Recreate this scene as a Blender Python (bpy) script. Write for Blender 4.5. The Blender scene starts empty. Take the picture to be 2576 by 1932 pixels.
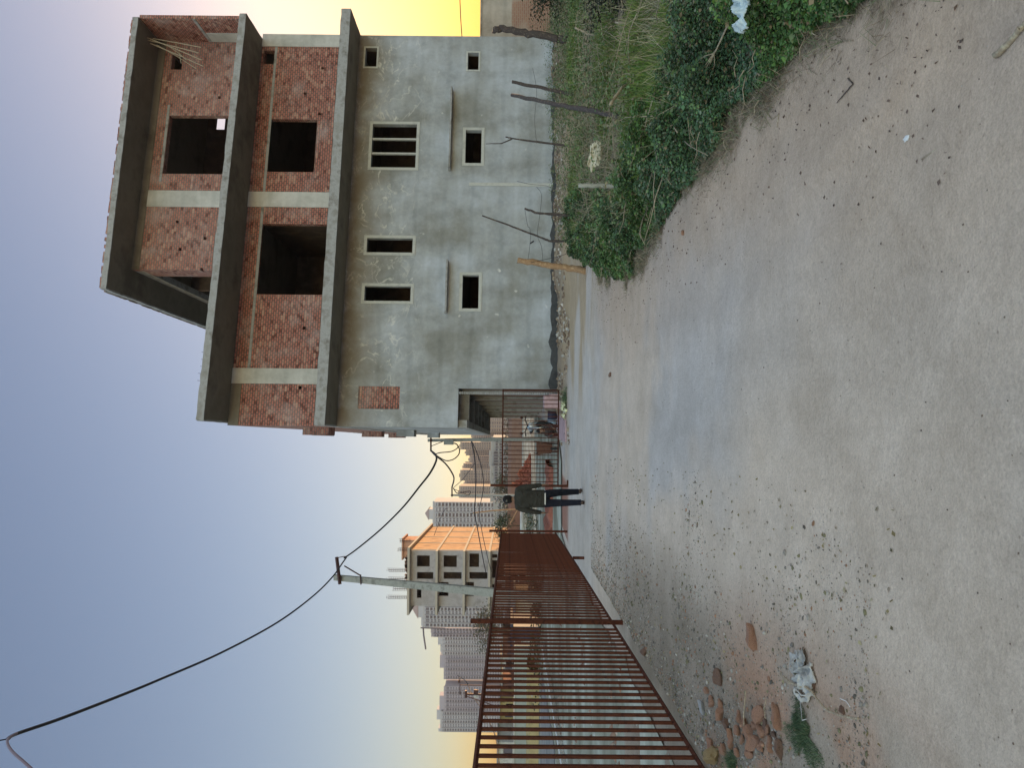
import bpy, bmesh, math, random
import numpy as np
from mathutils import Vector, Matrix, noise as mnoise
random.seed(7); RNG = np.random.default_rng(11)
sc = bpy.context.scene
col = sc.collection
PI = math.pi
# ------------------------------------------------------------------ camera model
FPX, EYE, ROLL = 1861.0, 1.56, 0.010
CR, SR = math.cos(ROLL), math.sin(ROLL)
def ray(x, y):
    a = (x - 1288) / FPX; b = (966 - y) / FPX
    return a * SR + b * CR, -(a * CR - b * SR)
def at(x, y, d):
    rx, rz = ray(x, y)
    return Vector((rx * d, d, EYE + rz * d))
def gp(x, y, z=0.0):
    rx, rz = ray(x, y)
    return at(x, y, (z - EYE) / rz)
cam = bpy.data.cameras.new('camera'); co = bpy.data.objects.new('camera', cam); col.objects.link(co)
cam.sensor_width = 36; cam.sensor_fit = 'HORIZONTAL'; cam.lens = FPX / 2576 * 36
cam.clip_start = 0.05; cam.clip_end = 9000
D = Vector((0, 0, -1)); Rt = Vector((1, 0, 0))
Xl = D * CR + Rt * SR; Yl = -D * SR + Rt * CR; Zl = Vector((0, -1, 0))
co.matrix_world = Matrix(((Xl.x, Yl.x, Zl.x, 0), (Xl.y, Yl.y, Zl.y, 0), (Xl.z, Yl.z, Zl.z, EYE), (0, 0, 0, 1)))
sc.camera = co
# ------------------------------------------------------------------ light
SUN_AZ, SUN_EL = math.radians(33), math.radians(4.2)
w = bpy.data.worlds.new('World'); sc.world = w; w.use_nodes = True
nt = w.node_tree; nt.nodes.clear()
sky = nt.nodes.new('ShaderNodeTexSky'); sky.sky_type = 'NISHITA'; sky.sun_disc = False
sky.sun_elevation = SUN_EL; sky.sun_rotation = SUN_AZ
sky.air_density = 1.0; sky.dust_density = 0.95; sky.ozone_density = 1.6; sky.altitude = 200
def wm_(op, a, b=None, cl=False):
    n = nt.nodes.new('ShaderNodeMath'); n.operation = op; n.use_clamp = cl
    for i, v in enumerate((a, b)):
        if v is None: continue
        if isinstance(v, (int, float)): n.inputs[i].default_value = v
        else: nt.links.new(v, n.inputs[i])
    return n.outputs[0]
def wss(v, lo, hi):
    n = nt.nodes.new('ShaderNodeMapRange'); n.interpolation_type = 'SMOOTHSTEP'; n.inputs['From Min'].default_value = lo; n.inputs['From Max'].default_value = hi
    nt.links.new(v, n.inputs['Value']); return n.outputs['Result']
SK = 1.73                                   # brightest display level over strength, for the soft shoulder around the sun glow
tcw = nt.nodes.new('ShaderNodeTexCoord'); sw = nt.nodes.new('ShaderNodeSeparateXYZ'); nt.links.new(tcw.outputs['Generated'], sw.inputs[0])
sc3 = nt.nodes.new('ShaderNodeSeparateColor'); nt.links.new(sky.outputs[0], sc3.inputs[0])
KN = 6.2
mxc = wm_('MAXIMUM', wm_('MAXIMUM', sc3.outputs[0], sc3.outputs[1]), sc3.outputs[2])
def soft(c): return wm_('DIVIDE', c, wm_('POWER', wm_('ADD', wm_('POWER', wm_('DIVIDE', c, KN), 2.6), 1.0), 1 / 2.6))
fm = wm_('DIVIDE', soft(mxc), mxc)
fb = wm_('POWER', fm, .32)
chs = [wm_('ADD', wm_('MULTIPLY', soft(c), .10), wm_('MULTIPLY', wm_('MULTIPLY', c, fm), .90)) for c in (sc3.outputs[0], sc3.outputs[1], sc3.outputs[2])]
chs[2] = wm_('MULTIPLY', chs[2], fb)
# unseen sky overhead and behind the camera, brightened to fill ground and front wall
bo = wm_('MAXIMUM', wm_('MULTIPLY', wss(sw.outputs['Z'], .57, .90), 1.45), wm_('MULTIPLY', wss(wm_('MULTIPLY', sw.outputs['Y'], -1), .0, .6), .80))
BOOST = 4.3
cmb = nt.nodes.new('ShaderNodeCombineColor')
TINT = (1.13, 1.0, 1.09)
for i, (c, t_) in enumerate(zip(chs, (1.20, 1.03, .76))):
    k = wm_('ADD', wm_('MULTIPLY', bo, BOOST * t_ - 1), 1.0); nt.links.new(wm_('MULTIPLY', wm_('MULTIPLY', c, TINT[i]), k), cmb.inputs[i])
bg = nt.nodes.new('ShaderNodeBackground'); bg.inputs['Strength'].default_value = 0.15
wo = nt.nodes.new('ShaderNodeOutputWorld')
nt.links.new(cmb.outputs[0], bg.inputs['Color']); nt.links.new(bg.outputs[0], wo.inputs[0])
sl = bpy.data.lights.new('sun', 'SUN'); sl.energy = 4.2; sl.angle = math.radians(0.5); sl.color = (1.0, 0.64, 0.34)
so = bpy.data.objects.new('sun', sl); col.objects.link(so)
sv = Vector((math.sin(SUN_AZ) * math.cos(SUN_EL), math.cos(SUN_AZ) * math.cos(SUN_EL), math.sin(SUN_EL)))
so.rotation_euler = (-sv).to_track_quat('-Z', 'Y').to_euler(); so.location = (20, 20, 60)
sc.view_settings.view_transform = 'Standard'; sc.view_settings.look = 'None'
sc.view_settings.exposure = 0.8; sc.view_settings.gamma = 1.0
sc.cycles.max_bounces = 6; sc.cycles.use_denoising = True
# ------------------------------------------------------------------ noise helpers (numpy)
def _h(ix, iy, s):
    v = np.sin(ix * 127.1 + iy * 311.7 + s * 74.7) * 43758.5453
    return v - np.floor(v)
def vn(x, y, scale, seed=0):
    ca_, sa_ = math.cos(.6 + seed * .37), math.sin(.6 + seed * .37)
    x, y = (np.asarray(x, float) * ca_ - np.asarray(y, float) * sa_) / scale, (np.asarray(x, float) * sa_ + np.asarray(y, float) * ca_) / scale
    ix = np.floor(x); iy = np.floor(y); fx = x - ix; fy = y - iy
    fx = fx * fx * (3 - 2 * fx); fy = fy * fy * (3 - 2 * fy)
    a = _h(ix, iy, seed); b = _h(ix + 1, iy, seed); c = _h(ix, iy + 1, seed); d = _h(ix + 1, iy + 1, seed)
    return (a * (1 - fx) + b * fx) * (1 - fy) + (c * (1 - fx) + d * fx) * fy
def fbm(x, y, scale, seed=0, o=4):
    t = 0; amp = 1; s = 0
    for i in range(o):
        t = t + amp * vn(x, y, scale / 2 ** i, seed + i * 13); s += amp; amp *= .5
    return t / s
def ss(a, b, x):
    t = np.clip((np.asarray(x, float) - a) / (b - a), 0, 1); return t * t * (3 - 2 * t)
# ------------------------------------------------------------------ materials
def mat(name, base=(.5, .5, .5), rough=.85, var=None, scale=3.0, bump=.0, bscale=30, metal=0.0, coord='Object', detail=6, attr=None, mixf=1.0, spec=.3):
    m = bpy.data.materials.new(name); m.use_nodes = True
    n = m.node_tree.nodes; l = m.node_tree.links; b = n['Principled BSDF']
    b.inputs['Roughness'].default_value = rough; b.inputs['Metallic'].default_value = metal
    b.inputs['Specular IOR Level'].default_value = spec
    tc = n.new('ShaderNodeTexCoord')
    out = None
    if attr:
        a = n.new('ShaderNodeAttribute'); a.attribute_name = attr; out = a.outputs['Color']
    if var is not None:
        nz = n.new('ShaderNodeTexNoise'); nz.inputs['Scale'].default_value = scale; nz.inputs['Detail'].default_value = detail; nz.inputs['Roughness'].default_value = .62
        l.new(tc.outputs[coord], nz.inputs['Vector'])
        rp = n.new('ShaderNodeValToRGB'); cols = [base] + list(var)
        els = rp.color_ramp.elements
        k = len(cols)
        pos = [0.34 + 0.32 * i / (k - 1) for i in range(k)]
        els[0].position = pos[0]; els[0].color = (*cols[0], 1)
        els[1].position = pos[-1]; els[1].color = (*cols[-1], 1)
        for i in range(1, k - 1):
            e = els.new(pos[i]); e.color = (*cols[i], 1)
        l.new(nz.outputs['Fac'], rp.inputs['Fac'])
        if out is None: out = rp.outputs['Color']
        else:
            mx = n.new('ShaderNodeMix'); mx.data_type = 'RGBA'; mx.blend_type = 'MULTIPLY'; mx.inputs['Factor'].default_value = mixf
            l.new(out, mx.inputs['A']); l.new(rp.outputs['Color'], mx.inputs['B']); out = mx.outputs['Result']
    if out is not None: l.new(out, b.inputs['Base Color'])
    else: b.inputs['Base Color'].default_value = (*base, 1)
    if bump:
        nb = n.new('ShaderNodeTexNoise'); nb.inputs['Scale'].default_value = bscale; nb.inputs['Detail'].default_value = 5
        l.new(tc.outputs[coord], nb.inputs['Vector'])
        bp = n.new('ShaderNodeBump'); bp.inputs['Strength'].default_value = min(1, bump); bp.inputs['Distance'].default_value = .02 * max(1, bump)
        l.new(nb.outputs['Fac'], bp.inputs['Height']); l.new(bp.outputs['Normal'], b.inputs['Normal'])
    return m
def brick_mat(name, c1, c2, mortar, lime=0.35, bw=.15, rh=.078):
    m = bpy.data.materials.new(name); m.use_nodes = True
    n = m.node_tree.nodes; l = m.node_tree.links; b = n['Principled BSDF']; b.inputs['Roughness'].default_value = .92; b.inputs['Specular IOR Level'].default_value = .15
    uv = n.new('ShaderNodeUVMap')
    nzw = n.new('ShaderNodeTexNoise'); nzw.inputs['Scale'].default_value = 7
    l.new(uv.outputs[0], nzw.inputs['Vector'])
    ad = n.new('ShaderNodeMix'); ad.data_type = 'RGBA'; ad.blend_type = 'LINEAR_LIGHT'; ad.inputs['Factor'].default_value = .012
    l.new(uv.outputs[0], ad.inputs['A']); l.new(nzw.outputs['Color'], ad.inputs['B'])
    bt = n.new('ShaderNodeTexBrick'); bt.inputs['Scale'].default_value = 1; bt.inputs['Brick Width'].default_value = bw
    bt.inputs['Row Height'].default_value = rh; bt.inputs['Mortar Size'].default_value = .015; bt.inputs['Mortar Smooth'].default_value = .2
    bt.inputs['Color1'].default_value = (*c1, 1); bt.inputs['Color2'].default_value = (*c2, 1); bt.inputs['Mortar'].default_value = (*mortar, 1)
    bt.inputs['Bias'].default_value = -.1
    l.new(ad.outputs['Result'], bt.inputs['Vector'])
    # smaller brick cells of noise: single bricks pale with lime or burnt dark
    sx = n.new('ShaderNodeSeparateXYZ'); l.new(uv.outputs[0], sx.inputs[0])
    def mt(op, a_, b_=None):
        q = n.new('ShaderNodeMath'); q.operation = op
        for i_, v_ in enumerate((a_, b_)):
            if v_ is None: continue
            if isinstance(v_, (int, float)): q.inputs[i_].default_value = v_
            else: l.new(v_, q.inputs[i_])
        return q.outputs[0]
    row = mt('FLOOR', mt('DIVIDE', sx.outputs['Y'], rh)); off = mt('MULTIPLY', mt('FLOORED_MODULO', row, 2.0), .5)
    cu = mt('FLOOR', mt('ADD', mt('DIVIDE', sx.outputs['X'], bw), off)); cb = n.new('ShaderNodeCombineXYZ'); l.new(cu, cb.inputs[0]); l.new(row, cb.inputs[1])
    wn = n.new('ShaderNodeTexWhiteNoise'); wn.noise_dimensions = '2D'; l.new(cb.outputs[0], wn.inputs['Vector'])
    r1 = n.new('ShaderNodeValToRGB'); r1.color_ramp.elements[0].position = .78; r1.color_ramp.elements[0].color = (0, 0, 0, 1); r1.color_ramp.elements[1].position = 1; r1.color_ramp.elements[1].color = (.46, .46, .46, 1)
    l.new(wn.outputs['Value'], r1.inputs['Fac'])
    mx = n.new('ShaderNodeMix'); mx.data_type = 'RGBA'; l.new(r1.outputs['Color'], mx.inputs['Factor']); l.new(bt.outputs['Color'], mx.inputs['A']); mx.inputs['B'].default_value = (.60, .42, .32, 1)
    r2 = n.new('ShaderNodeValToRGB'); r2.color_ramp.elements[0].position = .05; r2.color_ramp.elements[0].color = (.58, .52, .52, 1); r2.color_ramp.elements[1].position = .16; r2.color_ramp.elements[1].color = (1, 1, 1, 1)
    l.new(wn.outputs['Value'], r2.inputs['Fac'])
    mm = n.new('ShaderNodeMix'); mm.data_type = 'RGBA'; mm.blend_type = 'MULTIPLY'; mm.inputs['Factor'].default_value = 1; l.new(mx.outputs['Result'], mm.inputs['A']); l.new(r2.outputs['Color'], mm.inputs['B'])
    nz = n.new('ShaderNodeTexNoise'); nz.inputs['Scale'].default_value = .9; nz.inputs['Detail'].default_value = 9; nz.inputs['Roughness'].default_value = .7; l.new(uv.outputs[0], nz.inputs['Vector'])
    r3 = n.new('ShaderNodeValToRGB'); r3.color_ramp.elements[0].position = .50; r3.color_ramp.elements[0].color = (0, 0, 0, 1); r3.color_ramp.elements[1].position = .74; r3.color_ramp.elements[1].color = (lime * 2, lime * 2, lime * 2, 1)
    l.new(nz.outputs['Fac'], r3.inputs['Fac'])
    m3 = n.new('ShaderNodeMix'); m3.data_type = 'RGBA'; l.new(r3.outputs['Color'], m3.inputs['Factor']); l.new(mm.outputs['Result'], m3.inputs['A']); m3.inputs['B'].default_value = (.46, .40, .385, 1)
    l.new(m3.outputs['Result'], b.inputs['Base Color'])
    bp = n.new('ShaderNodeBump'); bp.inputs['Strength'].default_value = .8; bp.inputs['Distance'].default_value = .02; bp.invert = True
    l.new(bt.outputs['Fac'], bp.inputs['Height']); l.new(bp.outputs['Normal'], b.inputs['Normal'])
    return m
def plaster_mat(name, cs, streaks=True):
    m = bpy.data.materials.new(name); m.use_nodes = True
    n = m.node_tree.nodes; l = m.node_tree.links; b = n['Principled BSDF']; b.inputs['Roughness'].default_value = .8; b.inputs['Specular IOR Level'].default_value = .2
    uv = n.new('ShaderNodeUVMap')
    def noise(sc_, det=6, ro=.6, sx=1, sy=1, dist=0):
        mp = n.new('ShaderNodeMapping'); mp.inputs['Scale'].default_value = (sx, sy, 1); l.new(uv.outputs[0], mp.inputs['Vector'])
        z = n.new('ShaderNodeTexNoise'); z.inputs['Scale'].default_value = sc_; z.inputs['Detail'].default_value = det; z.inputs['Roughness'].default_value = ro; z.inputs['Distortion'].default_value = dist
        l.new(mp.outputs[0], z.inputs['Vector']); return z.outputs['Fac']
    def ramp(f, stops):
        r = n.new('ShaderNodeValToRGB'); e = r.color_ramp.elements
        e[0].position = stops[0][0]; e[0].color = (*stops[0][1], 1); e[1].position = stops[-1][0]; e[1].color = (*stops[-1][1], 1)
        for p, c in stops[1:-1]:
            q = e.new(p); q.color = (*c, 1)
        l.new(f, r.inputs['Fac']); return r.outputs['Color']
    def mix(f, a, c, t='MIX'):
        x = n.new('ShaderNodeMix'); x.data_type = 'RGBA'; x.blend_type = t
        if isinstance(f, float): x.inputs['Factor'].default_value = f
        else: l.new(f, x.inputs['Factor'])
        l.new(a, x.inputs['A'])
        if isinstance(c, tuple): x.inputs['B'].default_value = (*c, 1)
        else: l.new(c, x.inputs['B'])
        return x.outputs['Result']
    c = ramp(noise(.42, 5, .55), [(.38, cs[0]), (.5, cs[1]), (.62, cs[2])])
    c = mix(.85, c, ramp(noise(1.7, 7, .65, 1, .7), [(.3, (.74, .75, .74)), (.52, (1, 1, 1)), (.72, (1.12, 1.13, 1.14))]), 'MULTIPLY')
    c = mix(.5, c, ramp(noise(9, 5, .6), [(.3, (.86, .86, .86)), (.7, (1.08, 1.08, 1.08))]), 'MULTIPLY')
    # daily work joints of the plasterer: long faint horizontal lap lines
    wv = n.new('ShaderNodeTexWave'); wv.wave_type = 'BANDS'; wv.bands_direction = 'Y'; wv.inputs['Scale'].default_value = .32; wv.inputs['Distortion'].default_value = 2.2; wv.inputs['Detail'].default_value = 3; wv.inputs['Detail Scale'].default_value = .8
    l.new(uv.outputs[0], wv.inputs['Vector'])
    c = mix(.6, c, ramp(wv.outputs['Fac'], [(.0, (.84, .85, .85)), (.1, (1, 1, 1)), (.93, (1, 1, 1)), (1, (1.12, 1.12, 1.12))]), 'MULTIPLY')
    if streaks:
        sp = n.new('ShaderNodeSeparateXYZ'); l.new(uv.outputs[0], sp.inputs[0])
        # lime salts: thin wandering tide lines in the metre under the slab
        nf = noise(.95, 4, .6, 1, 1.3, .6)
        line = ramp(nf, [(.470, (0, 0, 0)), (.494, (1, 1, 1)), (.518, (0, 0, 0))])
        hm = ramp(sp.outputs['Y'], [(0.0, (0, 0, 0)), (1.0, (0, 0, 0))])
        mr = n.new('ShaderNodeMapRange'); mr.inputs['From Min'].default_value = 4.2; mr.inputs['From Max'].default_value = 6.4; l.new(sp.outputs['Y'], mr.inputs['Value'])
        brk = ramp(noise(2.3, 4), [(.42, (0, 0, 0)), (.62, (.9, .9, .9))])
        f1 = mix(1.0, line, brk, 'MULTIPLY'); f2 = mix(1.0, f1, mr.outputs['Result'], 'MULTIPLY')
        c = mix(f2, c, (.80, .79, .74))
        # patchy dark brown margin, stronger towards the wall top below the slab
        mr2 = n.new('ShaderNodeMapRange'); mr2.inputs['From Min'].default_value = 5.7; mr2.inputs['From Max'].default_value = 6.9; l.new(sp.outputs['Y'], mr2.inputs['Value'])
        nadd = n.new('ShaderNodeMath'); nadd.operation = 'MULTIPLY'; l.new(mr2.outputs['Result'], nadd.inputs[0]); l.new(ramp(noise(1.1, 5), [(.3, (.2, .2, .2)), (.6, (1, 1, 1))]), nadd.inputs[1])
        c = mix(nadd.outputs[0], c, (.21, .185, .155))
        # white splashes
        spl = ramp(noise(3.1, 2, .4), [(.73, (0, 0, 0)), (.80, (.7, .7, .7))])
        c = mix(spl, c, (.75, .75, .74))
    l.new(c, b.inputs['Base Color'])
    bp = n.new('ShaderNodeBump'); bp.inputs['Strength'].default_value = .35; bp.inputs['Distance'].default_value = .03
    l.new(noise(4, 8, .7), bp.inputs['Height']); l.new(bp.outputs['Normal'], b.inputs['Normal'])
    return m
M = {}
M['plaster'] = plaster_mat('cement_plaster', [(.25, .255, .245), (.345, .365, .385), (.42, .455, .51)])
M['plaster2'] = plaster_mat('column_plaster', [(.44, .44, .42), (.50, .50, .48), (.55, .55, .54)], False)
M['brick'] = brick_mat('red_brick', (.45, .18, .14), (.36, .145, .115), (.13, .10, .09))
M['brick_lime'] = brick_mat('limed_brick', (.44, .19, .15), (.34, .15, .12), (.19, .155, .14), lime=.34)
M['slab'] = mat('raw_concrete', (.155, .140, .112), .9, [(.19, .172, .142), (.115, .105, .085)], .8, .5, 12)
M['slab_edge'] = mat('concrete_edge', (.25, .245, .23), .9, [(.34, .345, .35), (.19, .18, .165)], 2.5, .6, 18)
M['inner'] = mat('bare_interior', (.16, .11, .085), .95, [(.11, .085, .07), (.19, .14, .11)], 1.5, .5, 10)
M['frame'] = mat('render_frame', (.42, .43, .41), .8, [(.48, .49, .47), (.38, .39, .38)], 4, .3, 20)
M['bitumen'] = mat('damp_plinth', (.055, .058, .063), .9, [(.075, .078, .082), (.045, .045, .05)], 4, .5, 20)
M['rust'] = mat('rust_primer', (.054, .017, .011), .85, [(.085, .028, .016), (.030, .011, .009)], 14, .4, 60, spec=.12)
M['concrete_pole'] = mat('pole_concrete', (.25, .265, .26), .9, [(.31, .325, .32), (.19, .195, .19)], 6, .4, 30)
M['steel'] = mat('dark_steel', (.05, .028, .03), .55, [(.09, .04, .03), (.03, .02, .03)], 20, .2, 60, metal=.3)
M['cable'] = mat('black_cable', (.018, .016, .024), .6)
M['wood'] = mat('pale_stake_wood', (.42, .27, .155), .9, [(.30, .18, .10), (.50, .34, .20)], 18, .8, 60)
M['darkwood'] = mat('dark_stake_wood', (.10, .075, .07), .95, [(.06, .05, .05), (.15, .12, .10)], 20, .8, 60)
M['drywood'] = mat('dry_twig', (.40, .34, .24), .95, [(.28, .22, .16), (.50, .44, .32)], 30, .3, 60)
M['cementpost'] = mat('cement_post', (.31, .31, .27), .9, [(.36, .36, .32), (.26, .26, .22)], 10, .5, 50)
M['terra'] = mat('terracotta_stone', (.36, .165, .11), .95, [(.50, .29, .20), (.22, .105, .07)], 14, .8, 60)
M['paleston'] = mat('pale_stone', (.42, .42, .46), .95, [(.52, .52, .55), (.34, .33, .35)], 14, .8, 60)
M['tanstone'] = mat('tan_stone', (.34, .24, .12), .95, [(.42, .31, .17), (.26, .18, .10)], 14, .8, 60)
M['brownstone'] = mat('brown_stone', (.20, .12, .09), .95, [(.26, .16, .12), (.15, .09, .07)], 14, .8, 60)
M['ybag'] = mat('yellow_plastic', (.62, .62, .36), .5, [(.70, .70, .45), (.5, .5, .25)], 6)
M['wbag'] = mat('bluish_plastic', (.42, .52, .56), .4, [(.50, .60, .64), (.34, .42, .47)], 5)
M['paper'] = mat('cream_paper', (.55, .48, .34), .9, [(.62, .55, .40), (.45, .38, .26)], 5)
M['cloth'] = mat('dirty_cloth', (.36, .345, .32), .95, [(.47, .455, .43), (.24, .225, .21)], 12, .5, 80)
M['leaf'] = mat('leaf_green', (.7, .7, .7), .7, [(1.1, 1.1, 1.1)], 2.0, attr='Col', spec=.25)
M['bark'] = mat('tree_bark', (.14, .10, .07), .95, [(.09, .07, .05)], 10, .6, 40)
M['skin'] = mat('skin', (.20, .115, .075), .6)
M['hair'] = mat('black_hair', (.005, .004, .004), .8, [(.009, .008, .008)], 60)
M['jacket'] = mat('olive_jacket', (.028, .026, .021), .95, [(.040, .038, .031)], 9, .5, 40)
M['jeans'] = mat('navy_jeans', (.006, .007, .013), .95, [(.011, .013, .022)], 9, .4, 60)
M['shirt'] = mat('white_shirt', (.70, .70, .68), .9)
M['shoe'] = mat('brown_shoe', (.055, .035, .030), .7, [(.09, .06, .045)], 20)
M['white'] = mat('white_plastic', (.75, .75, .74), .5)
M['scalp'] = mat('greying_patch', (.10, .095, .085), .8)
M['stripe'] = mat('brown_striped_coat', (.075, .055, .050), .95, [(.035, .027, .026), (.11, .085, .075)], 14, .4, 50)
M['redcloth'] = mat('maroon_cloth', (.12, .045, .040), .95, [(.07, .03, .03)], 12)
M['rubber'] = mat('black_rubber', (.02, .02, .02), .8)
M['chrome'] = mat('dull_chrome', (.5, .5, .5), .3, metal=.9)
M['glass'] = mat('headlight_glass', (.6, .62, .65), .15, spec=.6)
M['bluepaint'] = mat('blue_paint', (.30, .40, .50), .4)
M['barrow'] = mat('rusted_tray', (.095, .048, .035), .8, [(.13, .065, .045), (.06, .035, .03)], 12, .5, 50)
M['pink'] = mat('pink_sheet', (.42, .28, .29), .7, [(.52, .36, .38), (.33, .22, .22)], 5, .4, 14)
M['redpile'] = mat('red_rubble', (.24, .07, .045), .95, [(.32, .12, .08), (.14, .045, .035)], 4, .6, 20)
M['towerw'] = mat('tower_white', (.43, .44, .475), .8, [(.37, .38, .42)], .05)
M['towerp'] = mat('tower_mauve', (.31, .295, .35), .8, [(.36, .34, .39)], .05)
M['towerh'] = mat('tower_beige', (.34, .285, .24), .8, [(.30, .26, .22)], .05)
M['towdark'] = mat('window_dark', (.10, .095, .12), .6)
M['rooftile'] = mat('roof_tile', (.30, .22, .20), .8)
M['midgrey'] = mat('block_grey', (.31, .315, .325), .85, [(.36, .36, .365)], .3)
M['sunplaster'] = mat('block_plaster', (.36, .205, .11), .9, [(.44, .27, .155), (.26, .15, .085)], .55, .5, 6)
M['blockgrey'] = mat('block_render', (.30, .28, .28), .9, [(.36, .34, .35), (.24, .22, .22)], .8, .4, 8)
M['blockslab'] = mat('block_slab', (.36, .32, .27), .9, [(.42, .37, .31)], 1)
M['cream'] = mat('cream_hut', (.62, .52, .42), .9, [(.66, .57, .46)], 1)
M['navy'] = mat('navy_tank', (.035, .035, .065), .6, [(.05, .05, .08)], 2)
M['hutred'] = mat('hut_redbrown', (.20, .11, .09), .9, [(.26, .15, .12)], 2)
M['hutwhite'] = mat('hut_white', (.52, .52, .50), .9, [(.40, .40, .38), (.6, .6, .58)], 1)
M['hutgrey'] = mat('hut_greygreen', (.28, .31, .30), .9, [(.33, .36, .34)], 1)
M['hutyellow'] = mat('hut_ochre', (.38, .30, .13), .9, [(.44, .36, .18)], 1)
# ------------------------------------------------------------------ mesh builder
class MB:
    def __init__(s, f=None): s.v = []; s.f = []; s.uv = []; s.mi = []; s.fn = f
    def quad(s, p, uv=None, mi=0):
        i = len(s.v); s.v += [tuple(q) for q in p]; s.f.append(tuple(range(i, i + len(p))))
        s.uv.append(uv or [(0, 0)] * len(p)); s.mi.append(mi)
    def box(s, a, b, mi=0):
        x0, y0, z0 = a; x1, y1, z1 = b
        for fc, ax in (([(x0, y0, z0), (x1, y0, z0), (x1, y0, z1), (x0, y0, z1)], 1), ([(x1, y1, z0), (x0, y1, z0), (x0, y1, z1), (x1, y1, z1)], 1),
                       ([(x0, y1, z0), (x0, y0, z0), (x0, y0, z1), (x0, y1, z1)], 0), ([(x1, y0, z0), (x1, y1, z0), (x1, y1, z1), (x1, y0, z1)], 0),
                       ([(x0, y0, z1), (x1, y0, z1), (x1, y1, z1), (x0, y1, z1)], 2), ([(x0, y1, z0), (x1, y1, z0), (x1, y0, z0), (x0, y0, z0)], 2)):
            s.quad(fc, [((p[1], p[2]) if ax == 0 else (p[0], p[2]) if ax == 1 else (p[0], p[1])) for p in fc], mi)
    def prism(s, poly, z0, z1, mi=0):
        k = len(poly)
        s.quad([(p[0], p[1], z1) for p in poly], [(p[0], p[1]) for p in poly], mi)
        s.quad([(p[0], p[1], z0) for p in reversed(poly)], [(p[0], p[1]) for p in reversed(poly)], mi)
        d = 0
        for i in range(k):
            p, q = poly[i], poly[(i + 1) % k]; L = math.dist(p, q)
            s.quad([(p[0], p[1], z0), (q[0], q[1], z0), (q[0], q[1], z1), (p[0], p[1], z1)], [(d, z0), (d + L, z0), (d + L, z1), (d, z1)], mi); d += L
    def tube(s, pts, r, n=8, mi=0, jit=0.0, caps=True, flat=1.0):
        pts = [Vector(p) for p in pts]; rr = r if hasattr(r, '__len__') else [r] * len(pts)
        t0 = (pts[1] - pts[0]).normalized(); up = Vector((0, 0, 1)) if abs(t0.z) < .9 else Vector((1, 0, 0))
        u = t0.cross(up).normalized(); base = len(s.v)
        for i, p in enumerate(pts):
            t = (pts[min(i + 1, len(pts) - 1)] - pts[max(i - 1, 0)]).normalized()
            u = (u - t * u.dot(t)).normalized(); v = t.cross(u)
            for k in range(n):
                a = 2 * PI * k / n; q = rr[i] * (1 + jit * random.uniform(-1, 1))
                s.v.append(tuple(p + u * math.cos(a) * q + v * math.sin(a) * q * flat))
        for i in range(len(pts) - 1):
            for k in range(n):
                a = base + i * n + k; b = base + i * n + (k + 1) % n
                s.f.append((a, b, b + n, a + n)); s.uv.append([(k / n, i), ((k + 1) / n, i), ((k + 1) / n, i + 1), (k / n, i + 1)]); s.mi.append(mi)
        if caps:
            s.f.append(tuple(base + k for k in reversed(range(n)))); s.uv.append([(0, 0)] * n); s.mi.append(mi)
            e = base + (len(pts) - 1) * n
            s.f.append(tuple(e + k for k in range(n))); s.uv.append([(0, 0)] * n); s.mi.append(mi)
    def build(s, name, m, parent=None, smooth=False, loc=(0, 0, 0)):
        me = bpy.data.meshes.new(name)
        L = Vector(loc)
        vs = [tuple(Vector(s.fn(p) if s.fn else p) - L) for p in s.v]
        me.from_pydata(vs, [], s.f)
        ul = me.uv_layers.new(name='UVMap'); flat = [c for f in s.uv for q in f for c in q]
        if len(flat) == 2 * len(me.loops): ul.data.foreach_set('uv', flat)
        for x in (m if isinstance(m, (list, tuple)) else [m]): me.materials.append(x)
        me.polygons.foreach_set('material_index', s.mi)
        if smooth: me.polygons.foreach_set('use_smooth', [True] * len(me.polygons))
        me.validate(); me.update()
        o = bpy.data.objects.new(name, me); col.objects.link(o)
        if parent is not None:
            o.parent = parent; o.location = L
        else: o.location = L
        return o
def tag(o, label, cat, group=None):
    o['label'] = label; o['category'] = cat
    if group: o['group'] = group
    return o
def thing(name, loc, label, cat, group=None):
    o = bpy.data.objects.new(name, None); col.objects.link(o); o.location = loc; o.empty_display_size = .2
    return tag(o, label, cat, group)
def plain(o, kind='structure', label=None):
    o['kind'] = kind
    if label: o['label'] = label
    return o
def dup(o, parent=None):
    c = o.copy(); col.objects.link(c)
    if parent is not None: c.parent = parent
    for ch in o.children: dup(ch, c)
    return c
def relb(mb, name, m, root, smooth=False):
    """build a part given in world coordinates under an Empty that is not rotated"""
    o = mb.build(name, m, None, smooth)
    o.parent = root; o.location = -Vector(root.location); return o
def quads_mesh(name, P, C, m):
    """P (n,4,3) quads, C (n,3) colours"""
    n = len(P); me = bpy.data.meshes.new(name)
    me.vertices.add(4 * n); me.vertices.foreach_set('co', P.reshape(-1).astype(np.float32))
    me.loops.add(4 * n); me.loops.foreach_set('vertex_index', np.arange(4 * n, dtype=np.int32))
    me.polygons.add(n); me.polygons.foreach_set('loop_start', np.arange(0, 4 * n, 4, dtype=np.int32)); me.polygons.foreach_set('loop_total', np.full(n, 4, np.int32))
    me.update(calc_edges=True)
    ca = me.color_attributes.new('Col', 'FLOAT_COLOR', 'POINT')
    cc = np.ones((4 * n, 4), np.float32); cc[:, :3] = np.repeat(C, 4, axis=0); ca.data.foreach_set('color', cc.reshape(-1))
    me.materials.append(m); o = bpy.data.objects.new(name, me); col.objects.link(o); return o
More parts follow.
